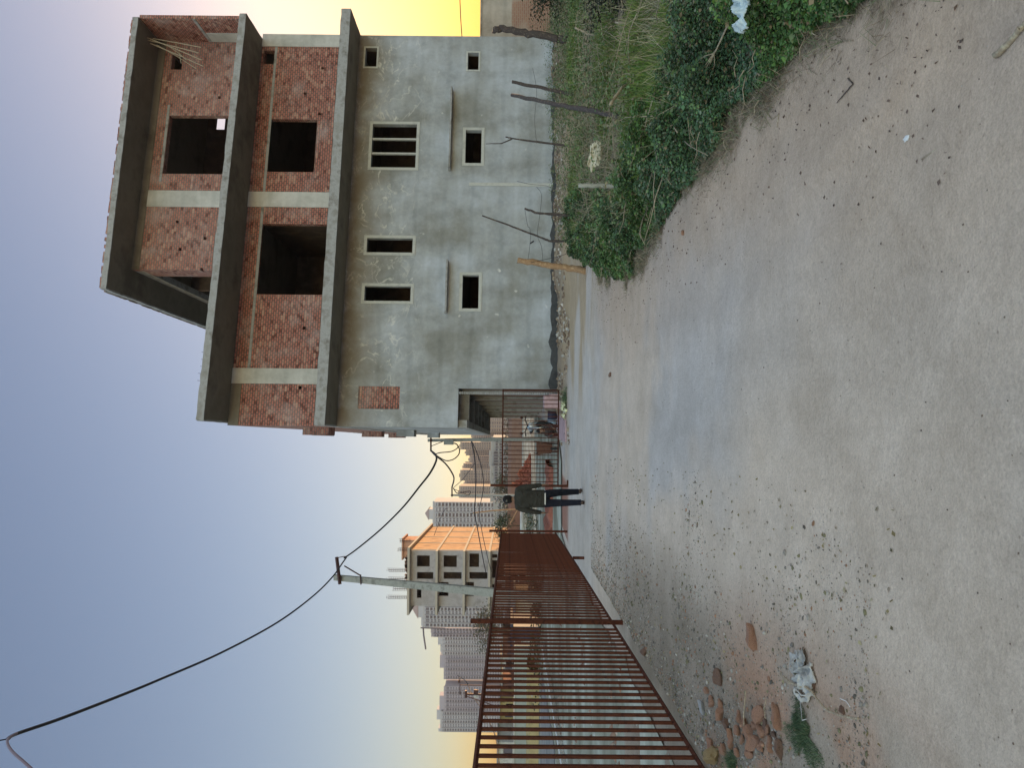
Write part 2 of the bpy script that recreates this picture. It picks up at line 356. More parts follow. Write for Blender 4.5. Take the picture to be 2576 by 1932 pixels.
def leaves(P0, size, rng, up=.5, aspect=.55):
    """leaf diamonds at P0 (n,3)"""
    n = len(P0); d = rng.normal(size=(n, 3)); d[:, 2] = np.abs(d[:, 2]) * up * .6; d /= np.linalg.norm(d, axis=1)[:, None]
    nn = rng.normal(size=(n, 3)) * .8 + np.array([0, 0, 1.0]) * up * 2; s = np.cross(d, nn); s /= np.linalg.norm(s, axis=1)[:, None] + 1e-9
    size = np.broadcast_to(size, (n,))[:, None]
    a = P0; b = P0 + d * size * .45 + s * size * aspect * .5; c = P0 + d * size; e = P0 + d * size * .45 - s * size * aspect * .5
    c = c - np.array([0, 0, 1.0]) * size * .15
    return np.stack([a, b, c, e], 1)
def blades(P0, h, wdt, rng, lean=.35):
    n = len(P0); az = rng.uniform(0, 2 * PI, n); s = np.stack([np.cos(az), np.sin(az), np.zeros(n)], 1)
    ln = rng.normal(size=(n, 2)) * lean; tip = np.stack([ln[:, 0], ln[:, 1], np.ones(n)], 1)
    tip = tip / np.linalg.norm(tip, axis=1)[:, None] * np.broadcast_to(h, (n,))[:, None]
    wv = s * np.broadcast_to(wdt, (n,))[:, None]
    return np.stack([P0 - wv, P0 + wv, P0 + tip * .98 + wv * .25, P0 + tip - wv * .25], 1)
# ------------------------------------------------------------------ the main building: local (s along front, t inward, z)
C0 = Vector((-1.41, 23.6)); TH = math.radians(12)
dS = Vector((math.cos(TH), math.sin(TH))); dT = Vector((-.0779, .99696))
def BM(p): return (C0.x + p[0] * dS.x + p[1] * dT.x, C0.y + p[0] * dS.y + p[1] * dT.y, p[2])
LEN, DEP = 14.2, 27.0
def toST(X, Y):
    a = X - C0.x; b = Y - C0.y; det = dS.x * dT.y - dS.y * dT.x
    return (a * dT.y - b * dT.x) / det, (dS.x * b - dS.y * a) / det
def fac(x, y, t=0.0):
    """pixel -> (s, z) on the wall plane at inward offset t"""
    rx, rz = ray(x, y)
    # C0 + s dS + t dT = (rx*d, d)
    bx = C0.x + t * dT.x; by = C0.y + t * dT.y
    # rx*(by + s dSy) = bx + s dSx
    s = (rx * by - bx) / (dS.x - rx * dS.y); d = by + s * dS.y
    return s, EYE + rz * d
def rect(x0, x1, y0, y1, t=0):
    """pixel rectangle (x0<x1 vertical in the world, y0<y1) -> (s0, s1, z0, z1)"""
    xm = (x0 + x1) / 2; ym = (y0 + y1) / 2
    return fac(xm, y1, t)[0], fac(xm, y0, t)[0], fac(x1, ym, t)[1], fac(x0, ym, t)[1]
def holewall(mb, s0, s1, z0, z1, t0, t1, holes, mi=0):
    S = sorted({s0, s1, *[v for h in holes for v in h[:2] if s0 < v < s1]}); Z = sorted({z0, z1, *[v for h in holes for v in h[2:4] if z0 < v < z1]})
    def solid(i, j):
        if i < 0 or j < 0 or i >= len(S) - 1 or j >= len(Z) - 1: return False
        a = (S[i] + S[i + 1]) / 2; b = (Z[j] + Z[j + 1]) / 2
        return not any(h[0] < a < h[1] and h[2] < b < h[3] for h in holes)
    for i in range(len(S) - 1):
        for j in range(len(Z) - 1):
            if not solid(i, j): continue
            a, b, c, d = S[i], S[i + 1], Z[j], Z[j + 1]
            mb.quad([(a, t0, c), (b, t0, c), (b, t0, d), (a, t0, d)], [(a, c), (b, c), (b, d), (a, d)], mi)
            mb.quad([(b, t1, c), (a, t1, c), (a, t1, d), (b, t1, d)], [(b, c), (a, c), (a, d), (b, d)], mi)
            if not solid(i - 1, j): mb.quad([(a, t1, c), (a, t0, c), (a, t0, d), (a, t1, d)], [(t1, c), (t0, c), (t0, d), (t1, d)], mi)
            if not solid(i + 1, j): mb.quad([(b, t0, c), (b, t1, c), (b, t1, d), (b, t0, d)], [(t0, c), (t1, c), (t1, d), (t0, d)], mi)
            if not solid(i, j - 1): mb.quad([(a, t1, c), (b, t1, c), (b, t0, c), (a, t0, c)], [(a, t1), (b, t1), (b, t0), (a, t0)], mi)
            if not solid(i, j + 1): mb.quad([(a, t0, d), (b, t0, d), (b, t1, d), (a, t1, d)], [(a, t0), (b, t0), (b, t1), (a, t1)], mi)
BLD = thing('unfinished_building', BM((0, 0, 0)), 'three-storey unfinished building, grey plaster below, bare red brick above', 'building')
def part(mb, name, m, parent=None, smooth=False, label=None):
    o = mb.build(name, m, None, smooth)
    p = parent or BLD; o.parent = p; o.location = -Vector(BLD.location) if p is BLD else (0, 0, 0)
    if label: o['label'] = label
    return o
ZA, ZB, ZC, ZR = 7.15, 10.62, 14.3, 14.48
# plastered lower wall
WIN = {'a': rect(935.5, 1047, 312, 421), 'b': rect(923, 1038, 599, 635), 'c': rect(917, 1033, 720, 757), 'd': rect(919, 948, 120, 167),
       'g1': rect(1171, 1211, 327, 410), 'g2': rect(1163, 1204, 692, 776), 'g0': rect(1177, 1204, 132, 175)}
patch = rect(901, 1005, 972, 1029)
arc = rect(1152, 1400, 978, 1090)
holes = list(WIN.values()) + [(-1, arc[1], -1, arc[3]), patch]
mb = MB(BM); holewall(mb, 0, LEN, -.3, ZA, 0, .24, holes)
front = part(mb, 'wall', M['plaster'])
mb = MB(BM); mb.box((patch[0] + .002, .03, patch[2] + .002), (patch[1] - .002, .2, patch[3] - .002)); part(mb, 'bricked_opening', M['brick'], label='small bricked-up opening in the grey plaster')
# back, right, inner and side walls of the lower storeys
mb = MB(BM)
mb.box((0, DEP - .24, -.3), (LEN, DEP, 3.3)); mb.box((0, DEP - .24, 3.3), (LEN, DEP, ZB))
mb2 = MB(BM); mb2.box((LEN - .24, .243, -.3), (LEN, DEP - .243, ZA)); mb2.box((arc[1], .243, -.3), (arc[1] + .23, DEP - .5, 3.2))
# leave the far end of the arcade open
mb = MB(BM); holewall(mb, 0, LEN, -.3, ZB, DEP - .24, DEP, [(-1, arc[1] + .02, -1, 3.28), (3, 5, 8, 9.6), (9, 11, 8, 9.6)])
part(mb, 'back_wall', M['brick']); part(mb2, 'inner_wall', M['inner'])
mb = MB(BM); mb.box((0, .243, 3.302), (.23, DEP - .243, ZA - .002)); part(mb, 'side_wall', M['plaster'])
mb = MB(BM); mb.box((0, .243, ZA + .31), (.23, DEP - .243, ZB - .002)); mb.box((LEN - .24, .243, ZA + .31), (LEN, DEP - .243, ZB - .002)); part(mb, 'side_brick_wall', M['brick_lime'])
# floors
mb = MB(BM); mb.box((.232, .243, 3.3), (LEN - .242, DEP - .243, 3.46)); part(mb, 'floor_slab', M['slab'])
# arcade ceiling beams and pilasters
for k in range(8):
    t = .9 + k * 3.45
    b = MB(BM); b.box((.0, t, 2.98), (arc[1] - .003, t + .3, 3.298)); part(b, 'arcade_beam', M['slab_edge'])
    b = MB(BM); b.box((arc[1] - .13, t - .05, -.3), (arc[1] - .003, t + .33, 2.976)); part(b, 'pilaster', M['slab_edge'])
b = MB(BM); b.box((.003, .25, 3.0), (.25, DEP - .25, 3.296)); part(b, 'edge_beam', M['slab_edge'])
# balcony slabs
def slab(name, poly, z0, z1, m0, lab):
    b = MB(BM); b.prism(poly, z0, z1); o = part(b, name, m0, label=lab); return o
def rough_edge(poly, z0, z1, name, off=.03, jit=.008, drop=0):
    """ragged light fascia along the outer run of a slab"""
    b = MB(BM)
    for (p, q) in zip(poly[:-1], poly[1:]):
        L = math.dist(p, q); k = max(2, int(L / .22)); nx, ny = (q[1] - p[1]) / L, -(q[0] - p[0]) / L
        ring = []
        for i in range(k + 1):
            f = i / k; x = p[0] + (q[0] - p[0]) * f; y = p[1] + (q[1] - p[1]) * f
            o = off + random.uniform(-jit, jit)
            ring.append(((x + nx * o, y + ny * o, z0 - drop + random.uniform(-jit, 0)), (x + nx * o, y + ny * o, z1 + random.uniform(0, 2.5 * jit)), (x - nx * .02, y - ny * .02, z1 + .012), (x - nx * .02, y - ny * .02, z0 - drop - .004)))
        for i in range(k):
            A, B = ring[i], ring[i + 1]
            for a_, b_ in ((0, 1), (1, 2), (3, 0)):
                b.quad([A[a_], B[a_], B[b_], A[b_]], [(A[a_][0], A[a_][2]), (B[a_][0], B[a_][2]), (B[b_][0], B[b_][2]), (A[b_][0], A[b_][2])])
        b.quad(list(ring[0])); b.quad(list(reversed(ring[-1])))
    return part(b, name, M['slab_edge'])
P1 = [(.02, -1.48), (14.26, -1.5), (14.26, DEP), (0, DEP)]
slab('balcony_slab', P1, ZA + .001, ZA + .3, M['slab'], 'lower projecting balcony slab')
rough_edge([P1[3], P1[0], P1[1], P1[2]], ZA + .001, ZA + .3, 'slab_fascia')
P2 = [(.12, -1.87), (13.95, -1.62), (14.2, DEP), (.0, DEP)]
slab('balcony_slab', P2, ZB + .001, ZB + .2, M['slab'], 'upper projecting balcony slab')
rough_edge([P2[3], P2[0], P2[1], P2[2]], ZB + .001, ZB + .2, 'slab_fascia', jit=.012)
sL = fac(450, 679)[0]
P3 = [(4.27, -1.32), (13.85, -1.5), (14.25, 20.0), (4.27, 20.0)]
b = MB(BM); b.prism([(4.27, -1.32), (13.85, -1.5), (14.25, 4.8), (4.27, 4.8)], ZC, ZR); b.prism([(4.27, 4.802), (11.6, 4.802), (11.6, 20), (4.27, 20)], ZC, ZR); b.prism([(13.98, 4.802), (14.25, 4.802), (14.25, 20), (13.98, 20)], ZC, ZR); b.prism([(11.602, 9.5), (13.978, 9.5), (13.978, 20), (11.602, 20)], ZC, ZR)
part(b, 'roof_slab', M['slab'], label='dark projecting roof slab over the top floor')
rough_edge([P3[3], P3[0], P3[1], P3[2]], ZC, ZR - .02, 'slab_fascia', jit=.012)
for (p, q) in (((4.3, -1.28), (13.8, -1.46)), ((4.33, -1.0), (4.33, 12))):
    b = MB(BM); L = math.dist(p, q); k = int(L / .12); hh = []
    for i in range(k + 1): hh.append(.0 if random.random() < .14 else .062 + random.uniform(-.012, .012))
    dx, dy = (q[0] - p[0]) / L, (q[1] - p[1]) / L
    for i in range(k):
        A0 = (p[0] + dx * L * i / k, p[1] + dy * L * i / k); A1 = (p[0] + dx * L * (i + 1) / k, p[1] + dy * L * (i + 1) / k); z = ZR + .002
        B0 = (A0[0] - dy * .11, A0[1] + dx * .11); B1 = (A1[0] - dy * .11, A1[1] + dx * .11)
        b.quad([(*A0, z), (*A1, z), (*A1, z + .01 + hh[i]), (*A0, z + .01 + hh[i])], [(A0[0] + A0[1], 0), (A1[0] + A1[1], 0), (A1[0] + A1[1], .08), (A0[0] + A0[1], .08)])
        b.quad([(*A0, z + .01 + hh[i]), (*A1, z + .01 + hh[i]), (*B1, z + .01 + hh[i]), (*B0, z + .01 + hh[i])]); b.quad([(*B1, z), (*B0, z), (*B0, z + .01 + hh[i]), (*B1, z + .01 + hh[i])])
        b.quad([(*A1, z), (*B1, z), (*B1, z + .01 + hh[i]), (*A1, z + .01 + hh[i])]); b.quad([(*B0, z), (*A0, z), (*A0, z + .01 + hh[i]), (*B0, z + .01 + hh[i])])
    part(b, 'edge_bricks', M['brick_lime'])
# middle storey
big = rect(650, 830, 563, 741); w2 = rect(671, 794, 299, 432); v2 = rect(664, 692, 126, 160)
big = (big[0], big[1], ZA + .3, big[3])
h2 = [big, w2, v2]
# putlog holes
def putlog(zs, ss_): return [(s, s + .11, z, z + .1) for z in zs for s in ss_ if not any(h[0] - .2 < s < h[1] + .1 and h[2] - .15 < z < h[3] + .1 for h in h2)]
pl = putlog([8.35], [1.2, 3.2, 4.9, 9.2, 11.0, 12.8]) + [(9.4, 9.5, 9.3, 9.4), (11.8, 11.9, 8.9, 9.0)]
mb = MB(BM); holewall(mb, .0, LEN, ZA + .302, ZB - .002, 0, .24, h2 + pl); part(mb, 'brick_wall', M['brick'], label='bare red brick wall of the middle storey')
for (y0, y1) in ((927, 966), (483, 521), (86, 117)):
    s0, s1 = fac(740, y1)[0], fac(740, y0)[0]
    b = MB(BM); b.box((s0, -.03, ZA + .303), (min(s1, LEN + .012), .02 if y0 > 100 else .26, ZB - .004)); part(b, 'column', M['plaster2'])
b = MB(BM)
zl = 10.05
cs = [(.0, fac(740, 966)[0]), (fac(740, 927)[0], fac(740, 521)[0]), (fac(740, 483)[0], fac(740, 117)[0])]
b.box((cs[1][0] + .003, -.018, zl), (cs[1][1] - .003, .02, zl + .09)); b.box((cs[2][0] + .003, -.018, zl), (cs[2][1] - .003, .02, zl + .09))
part(b, 'lintel_band', M['slab_edge'])
b = MB(BM); b.box((.0, -.025, ZB - .34), (cs[0][1] - .01, .02, ZB - .003)); part(b, 'ring_beam', M['slab'])
# rooms behind: cross walls and floors
b = MB(BM)
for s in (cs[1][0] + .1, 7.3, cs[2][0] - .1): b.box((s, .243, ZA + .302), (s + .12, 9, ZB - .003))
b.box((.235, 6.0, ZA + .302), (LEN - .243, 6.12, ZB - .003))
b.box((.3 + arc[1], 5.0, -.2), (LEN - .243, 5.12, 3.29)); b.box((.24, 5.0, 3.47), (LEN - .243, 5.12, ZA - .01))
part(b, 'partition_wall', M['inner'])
# top storey
w3 = rect(418, 575, 290, 437); v3 = rect(432, 459, 133, 174)
w3 = (w3[0], w3[1], ZB + .55, w3[3])
h2 = [w3, v3]
mb = MB(BM); holewall(mb, sL, LEN, ZB + .202, ZC - .002, 0, .24, h2 + putlog([11.9], [5.2, 6.3, 8.6, 11.6]) + [(5.9, 6.02, 12.7, 12.8), (6.9, 7.0, 12.9, 13.0)])
part(mb, 'brick_wall', M['brick_lime'], label='bare red brick wall of the top storey')
b = MB(BM)
s0, s1 = fac(410, 520)[0], fac(410, 479)[0]; b.box((s0, -.03, ZB + .203), (s1, .02, ZC - .26)); part(b, 'column', M['plaster2'])
b = MB(BM); b.box((sL, -.02, ZC - .25), (LEN, .02, ZC - .004)); part(b, 'ring_beam', M['slab'])
b = MB(BM); b.box((w3[0] - .3, -.018, w3[3] + .01), (w3[1] + .4, .02, w3[3] + .1)); part(b, 'lintel_band', M['slab_edge'])
# left flank of the top storey: beam over an opening, pier at the far end, brick behind
b = MB(BM); b.box((sL, .243, ZC - .3), (sL + .23, 19.8, ZC - .004)); part(b, 'flank_beam', M['slab_edge'])
for t0_, t1_ in ((.243, 1.0), (8.5, 19.58)):
    b = MB(BM); b.box((sL, t0_, ZB + .202), (sL + .23, t1_, ZC - .303)); part(b, 'flank_wall', M['brick_lime'])
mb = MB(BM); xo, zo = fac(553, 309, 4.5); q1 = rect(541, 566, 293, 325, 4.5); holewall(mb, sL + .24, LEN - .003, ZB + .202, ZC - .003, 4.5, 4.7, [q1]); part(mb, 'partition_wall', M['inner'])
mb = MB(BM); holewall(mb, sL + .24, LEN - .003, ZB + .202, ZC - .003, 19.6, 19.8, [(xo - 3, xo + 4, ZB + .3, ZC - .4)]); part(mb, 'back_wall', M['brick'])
b = MB(BM); b.box((LEN - .24, .243, ZB + .202), (LEN, 19.59, ZC - .003)); part(b, 'right_wall', M['brick'])
# brick fin closing the right end of the top balcony, with its band
b = MB(BM); b.box((13.86, -1.45, ZB + .202), (14.0, -.003, ZC - .003)); part(b, 'fin_wall', M['brick'])
b = MB(BM); b.box((13.84, -1.452, 12.4), (13.858, -.035, 12.5)); part(b, 'fin_band', M['slab_edge'])
# right end of roof edge beam
b = MB(BM); b.box((13.84, -.6, ZB + .202), (13.858, -.035, 12.39)); part(b, 'fin_column', M['plaster2'])
# bamboo poles stacked in the top balcony corner
BAM = [((366, 92), (508, 150)), ((372, 100), (500, 132)), ((378, 108), (512, 166)), ((420, 112), (470, 150)), ((385, 96), (506, 118)), ((440, 104), (456, 158)), ((395, 112), (495, 172))]
for i, (u0, u1) in enumerate(BAM):
    p0 = at(*u0, 25.6 + .02 * i); p1 = at(*u1, 25.1 + .05 * i)
    b = MB(); b.tube([p0, (p0 + p1) / 2 + Vector((0, 0, -.04)), p1], .016, 6, jit=.1)
    o = b.build('bamboo_pole', M['drywood']); tag(o, 'thin bamboo pole leaning in the top balcony corner', 'pole', 'bamboo poles in the top balcony')
# small window recess frames on the plaster
def frame(r, nm='window', mull=0, wd=.1):
    s0, s1, z0, z1 = r
    f = MB(BM)
    f.box((s0 - wd, -.022, z0 - wd), (s1 + wd, -.002, z0)); f.box((s0 - wd, -.022, z1), (s1 + wd, -.002, z1 + wd))
    f.box((s0 - wd, -.022, z0 + .001), (s0, -.002, z1 - .001)); f.box((s1, -.022, z0 + .001), (s1 + wd, -.002, z1 - .001))
    o = part(f, nm + '_frame', M['frame'])
    for k in range(mull):
        q = s0 + (s1 - s0) * (k + 1) / (mull + 1); g = MB(BM); g.box((q - .03, .02, z0 + .002), (q + .03, .13, z1 - .002)); mo = part(g, 'mullion', M['frame']); mo.parent = o; mo.location = (0, 0, 0)
    return o
for k in WIN: frame(WIN[k], mull=2 if k == 'a' else 0, wd=.1 if k in 'abc' or k in ('g1', 'g2') else .06)
r = WIN['g2']
for i in range(2):
    g = MB(BM); g.tube([(r[0] + .3 + i * .45, 2.2, r[2] - .1), (r[0] + .32 + i * .45, 2.2, r[2] + .35)], .02, 6); part(g, 'inside_rail', M['steel'])
# sun shades over the ground floor windows
for (xa, ya, yb) in ((1137, 228, 431), (1127, 657, 789)):
    s0, z = fac(xa, yb)[0], fac(xa, (ya + yb) / 2)[1]; s1 = fac(xa, ya)[0]
    g = MB(BM); g.quad([(s0, -.004, z), (s1, -.004, z), (s1, -.004, z + .09), (s0, -.004, z + .09)])
    g.quad([(s0 + .03, -.4, z), (s0 + .03, -.4, z + .05), (s1 - .02, -.4, z + .05), (s1 - .02, -.4, z)])
    g.quad([(s0, -.004, z), (s0 + .03, -.4, z), (s1 - .02, -.4, z), (s1, -.004, z)]); g.quad([(s0, -.004, z + .09), (s1, -.004, z + .09), (s1 - .02, -.4, z + .05), (s0 + .03, -.4, z + .05)])
    g.quad([(s0, -.004, z), (s0, -.004, z + .09), (s0 + .03, -.4, z + .05), (s0 + .03, -.4, z)]); g.quad([(s1, -.004, z), (s1 - .02, -.4, z), (s1 - .02, -.4, z + .05), (s1, -.004, z + .09)])
    part(g, 'sunshade', M['slab_edge'])
g = MB(BM); rr_ = rect(1180, 1392, 460, 468); g.box((rr_[0], -.022, rr_[2]), (rr_[1], -.002, rr_[3])); part(g, 'plaster_rib', M['frame'])
# hoods and stubs on the flank
for (t, z0, z1, l, m0) in ((1.9, 7.85, 8.75, .9, 'brick_lime'), (12.5, 7.9, 8.85, .9, 'brick_lime'), (6.3, 5.5, 6.2, .8, 'plaster'), (15.5, 5.4, 6.0, .8, 'plaster'), (4.5, 9.0, 9.12, 3.0, 'slab_edge'), (20, 7.9, 8.8, .9, 'brick_lime')):
    g = MB(BM); g.box((-.27, t, z0), (-.002, t + l, z1)); part(g, 'window_hood', M[m0])
for i in range(5):
    g = MB(BM); g.tube([(1.3 + i * .22, -1.7, ZB + .2), (1.3 + i * .22 + .02, -1.7, ZB + .2 + random.uniform(.1, .18))], .006, 5); part(g, 'rebar', M['steel'])
# damp plinth with a ragged top
g = MB(BM); N = 90
tops = [.20 + .12 * mnoise.noise(Vector((i * .31, 0, 0))) + random.uniform(-.02, .02) + .12 * (1 - i / N) for i in range(N + 1)]
sl0, sl1 = arc[1] + .0, LEN
for i in range(N):
    a = sl0 + (sl1 - sl0) * i / N; c = sl0 + (sl1 - sl0) * (i + 1) / N
    g.quad([(a, -.03, -.3), (c, -.03, -.3), (c, -.03, tops[i + 1]), (a, -.03, tops[i])]); g.quad([(a, -.03, tops[i]), (c, -.03, tops[i + 1]), (c, -.002, tops[i + 1] + .01), (a, -.002, tops[i] + .01)])
part(g, 'plinth', M['bitumen'])
# ------------------------------------------------------------------ terrain
WEDGE = [(2150, 0), (2060, 60), (1985, 130), (1930, 210), (1850, 300), (1780, 400), (1700, 500), (1640, 600), (1590, 690)]
we = [gp(x, y) for x, y in WEDGE]; WY = np.array([p.y for p in we] + [11.6, 13.4, 15.2]); WX = np.array([p.x for p in we] + [1.7, 2.05, 2.6])
def xedge(y): return np.interp(y, WY, WX)
FARW = [(1466, 660), (1450, 600), (1440, 540), (1432, 430), (1424, 330), (1412, 200), (1405, 100), (1402, 0)]
fw = [gp(x, y) for x, y in FARW]; FX = np.array([p.x for p in fw] + [18, 40]); FY = np.array([p.y - .6 for p in fw] + [24, 25])
def yfar(x): return np.interp(x, FX, FY)
def weedmask(x, y):
    x = np.asarray(x, float); y = np.asarray(y, float)
    n = (fbm(x, y, .9, 3, 3) - .5) * .5 + (fbm(x, y, .22, 4, 3) - .5) * .35
    return (x > xedge(y) + n * .6) & (y < yfar(x) + n) & (y > 1.5)
def HT(x, y):
    x = np.asarray(x, float); y = np.asarray(y, float)
    near = 1 - ss(30, 60, y)
    h = (fbm(x, y, 2.2, 1, 3) - .5) * .035 + (fbm(x, y, .35, 5, 3) - .5) * .012
    wm = ss(0, .9, x - xedge(y)) * (y < 40)
    h = h + wm * (.05 + .16 * (fbm(x, y, 1.6, 8, 4) - .35))
    d = ((x - C0.x) * -dS.y + (y - C0.y) * dS.x)           # distance in front of (negative) the facade
    bank = ss(-4.0, -1.6, d) * (x > -1.0) * (1 - ss(-.02, .02, d) * 0)
    h = h + bank * (.05 + .16 * (fbm(x, y, .8, 21, 4) - .3))
    rut = ss(.9, .25, np.abs(x - (xedge(y) - .75))) * (y < 6) * (y > 1); h = h + rut * .035 * (vn(x * 2.5, y * .5, .22, 77) - .5)
    lf = ss(-1.3, -2.6, x + .0779 * y) * (1 - ss(9, 14, y)) * (x > -6)
    h = h + lf * (.03 + .09 * (fbm(x, y, .5, 31, 4) - .45))
    return h * near
def hz(x, y): return float(HT(x, y))
def graded(lo, hi, step, out, ratio=1.18):
    a = list(np.arange(lo, hi + 1e-6, step)); s = step; v = hi
    while v < out: s *= ratio; v += s; a.append(v)
    s = step; v = lo; b = []
    while v > -out: s *= ratio; v -= s; b.append(v)
    return np.array(sorted(b) + a)
xs = graded(-5.5, 9, .07, 4000); ys = graded(2.2, 17, .08, 4000)
X, Y = np.meshgrid(xs, ys); Z = HT(X, Y)
nx, ny = len(xs), len(ys)
me = bpy.data.meshes.new('ground'); me.vertices.add(nx * ny)
me.vertices.foreach_set('co', np.stack([X, Y, Z], -1).reshape(-1).astype(np.float32))
I = (np.arange(ny - 1)[:, None] * nx + np.arange(nx - 1)[None, :]).reshape(-1)
F = np.stack([I, I + 1, I + 1 + nx, I + nx], 1).astype(np.int32); nf = len(F)
me.loops.add(4 * nf); me.loops.foreach_set('vertex_index', F.reshape(-1)); me.polygons.add(nf)
me.polygons.foreach_set('loop_start', np.arange(0, 4 * nf, 4, dtype=np.int32)); me.polygons.foreach_set('loop_total', np.full(nf, 4, np.int32))
me.polygons.foreach_set('use_smooth', np.ones(nf, bool)); me.update(calc_edges=True)
def lerp(a, b, t): return a * (1 - t[..., None]) + np.array(b) * t[..., None]
C = np.ones((ny, nx, 3)) * np.array([.590, .490, .405])
n1 = fbm(X, Y, 1.7, 40, 5); n2 = fbm(X, Y, .5, 50, 4); n3 = fbm(X * .4, Y, 2.5, 60, 4)
C = lerp(C, (.49, .455, .435), ss(.42, .60, n1) * .9)
C = lerp(C, (.58, .475, .385), ss(.42, .62, n3) * .75)
rt = ss(1.3, .2, np.abs(X - 1.2 - .02 * Y)) ; C = lerp(C, (.56, .455, .365), ss(6, 2.5, Y) * (Y > 0) * ss(.35, .6, n1) * .6)
sk = fbm(X * 3.2, Y * .35, .8, 66, 4); C = C * (1 + .22 * (sk - .5) * (np.abs(X) < 9))[..., None]
tan = ss(1.9, .1, xedge(Y) - X) * (Y < 16) * (Y > 1)
C = lerp(C, (.50, .37, .275), tan * (.55 + .5 * n2))
inw = weedmask(X, Y); C[inw] = np.array([.27, .21, .145]) * (1 + .6 * (n2[inw] - .5))[:, None]
lf = ss(-.8, -1.9, X + .0779 * Y + .5 * (n1 - .5)) * (1 - ss(8, 13, Y)) * (Y > 1) * (X > -12)
C = lerp(C, (.25, .205, .16), lf * (.8 + .6 * (n2 - .3)))
red = lf * ss(.36, .52, fbm(X, Y, .8, 71, 3)) * ss(6.0, 4.4, Y); C = lerp(C, (.47, .25, .155), red * .85)
dd = ((X - C0.x) * -dS.y + (Y - C0.y) * dS.x)
bk = ss(-4.3, -2.4, dd + .8 * (n1 - .5)) * (X > -1.2) * (Y < 40) * (X < 40); C = lerp(C, (.30, .225, .155), bk * (.6 + .4 * n2))
st = ss(12.5, 15, Y) * (1 - ss(19.5, 21.5, Y)) * (X < 3.5) * (X > -4.4); C = lerp(C, (.54, .52, .50), st * .5)
mud = ss(13.0, 16, Y) * (1 - ss(21, 23, Y)) * ss(-1.2, .6, X) * (X < 12) * ss(.30, .5, fbm(X, Y * 1.8, 2.2, 203, 4)); C = lerp(C, (.43, .315, .195), mud * .85)
far = ss(40, 70, Y); C = lerp(C, (.20, .17, .12), far)
rb = ss(19.5, 20.5, Y) * (1 - ss(27, 30, Y)) * ss(-2.6, -2.8, X + .02 * (Y - 20)) * (X > -4.3); C = lerp(C, (.30, .12, .08), rb * .85)
C = np.clip(C * (1 + .16 * (n2 - .5)[..., None]), .02, .8)
ca = me.color_attributes.new('Col', 'FLOAT_COLOR', 'POINT'); cc = np.ones((ny * nx, 4), np.float32); cc[:, :3] = C.reshape(-1, 3); ca.data.foreach_set('color', cc.reshape(-1))
def ground_mat():
    m = bpy.data.materials.new('dusty_earth'); m.use_nodes = True; n = m.node_tree.nodes; l = m.node_tree.links; b = n['Principled BSDF']
    b.inputs['Roughness'].default_value = .88; b.inputs['Specular IOR Level'].default_value = .22
    a = n.new('ShaderNodeAttribute'); a.attribute_name = 'Col'; tc = n.new('ShaderNodeTexCoord'); out = a.outputs['Color']
    def mul(fac_out, stops, f=1.0):
        nonlocal out
        r = n.new('ShaderNodeValToRGB'); e = r.color_ramp.elements; e[0].position = stops[0][0]; e[0].color = (*stops[0][1], 1); e[1].position = stops[1][0]; e[1].color = (*stops[1][1], 1)
        l.new(fac_out, r.inputs['Fac']); x = n.new('ShaderNodeMix'); x.data_type = 'RGBA'; x.blend_type = 'MULTIPLY'; x.inputs['Factor'].default_value = f
        l.new(out, x.inputs['A']); l.new(r.outputs['Color'], x.inputs['B']); out = x.outputs['Result']
    def nz(s, d=6, ro=.6):
        z = n.new('ShaderNodeTexNoise'); z.inputs['Scale'].default_value = s; z.inputs['Detail'].default_value = d; z.inputs['Roughness'].default_value = ro; l.new(tc.outputs['Object'], z.inputs['Vector']); return z.outputs['Fac']
    mul(nz(2.2, 8, .7), [(.32, (.90, .88, .86)), (.66, (1.10, 1.10, 1.11))])
    mul(nz(16, 6, .7), [(.3, (.91, .90, .89)), (.68, (1.06, 1.06, 1.06))])
    mul(nz(120, 3, .8), [(.3, (.86, .855, .85)), (.7, (1.13, 1.13, 1.13))])
    mul(nz(45, 4, .8), [(.30, (.88, .875, .87)), (.6, (1.06, 1.06, 1.06))])
    v = n.new('ShaderNodeTexVoronoi'); v.inputs['Scale'].default_value = 13; v.inputs['Randomness'].default_value = 1; l.new(tc.outputs['Object'], v.inputs['Vector'])
    mul(v.outputs['Distance'], [(.03, (.6, .57, .55)), (.10, (1, 1, 1))], .8)
    l.new(out, b.inputs['Base Color'])
    h = n.new('ShaderNodeMath'); h.operation = 'ADD'; l.new(nz(28, 8, .75), h.inputs[0])
    v2 = n.new('ShaderNodeTexVoronoi'); v2.inputs['Scale'].default_value = 60; l.new(tc.outputs['Object'], v2.inputs['Vector'])
    h2 = n.new('ShaderNodeMath'); h2.operation = 'MULTIPLY'; h2.inputs[1].default_value = .3; l.new(v2.outputs['Distance'], h2.inputs[0]); l.new(h2.outputs[0], h.inputs[1])
    bp = n.new('ShaderNodeBump'); bp.inputs['Strength'].default_value = .7; bp.inputs['Distance'].default_value = .022; l.new(h.outputs[0], bp.inputs['Height']); l.new(bp.outputs['Normal'], b.inputs['Normal'])
    return m
me.materials.append(ground_mat()); g = bpy.data.objects.new('ground', me); col.objects.link(g); plain(g)
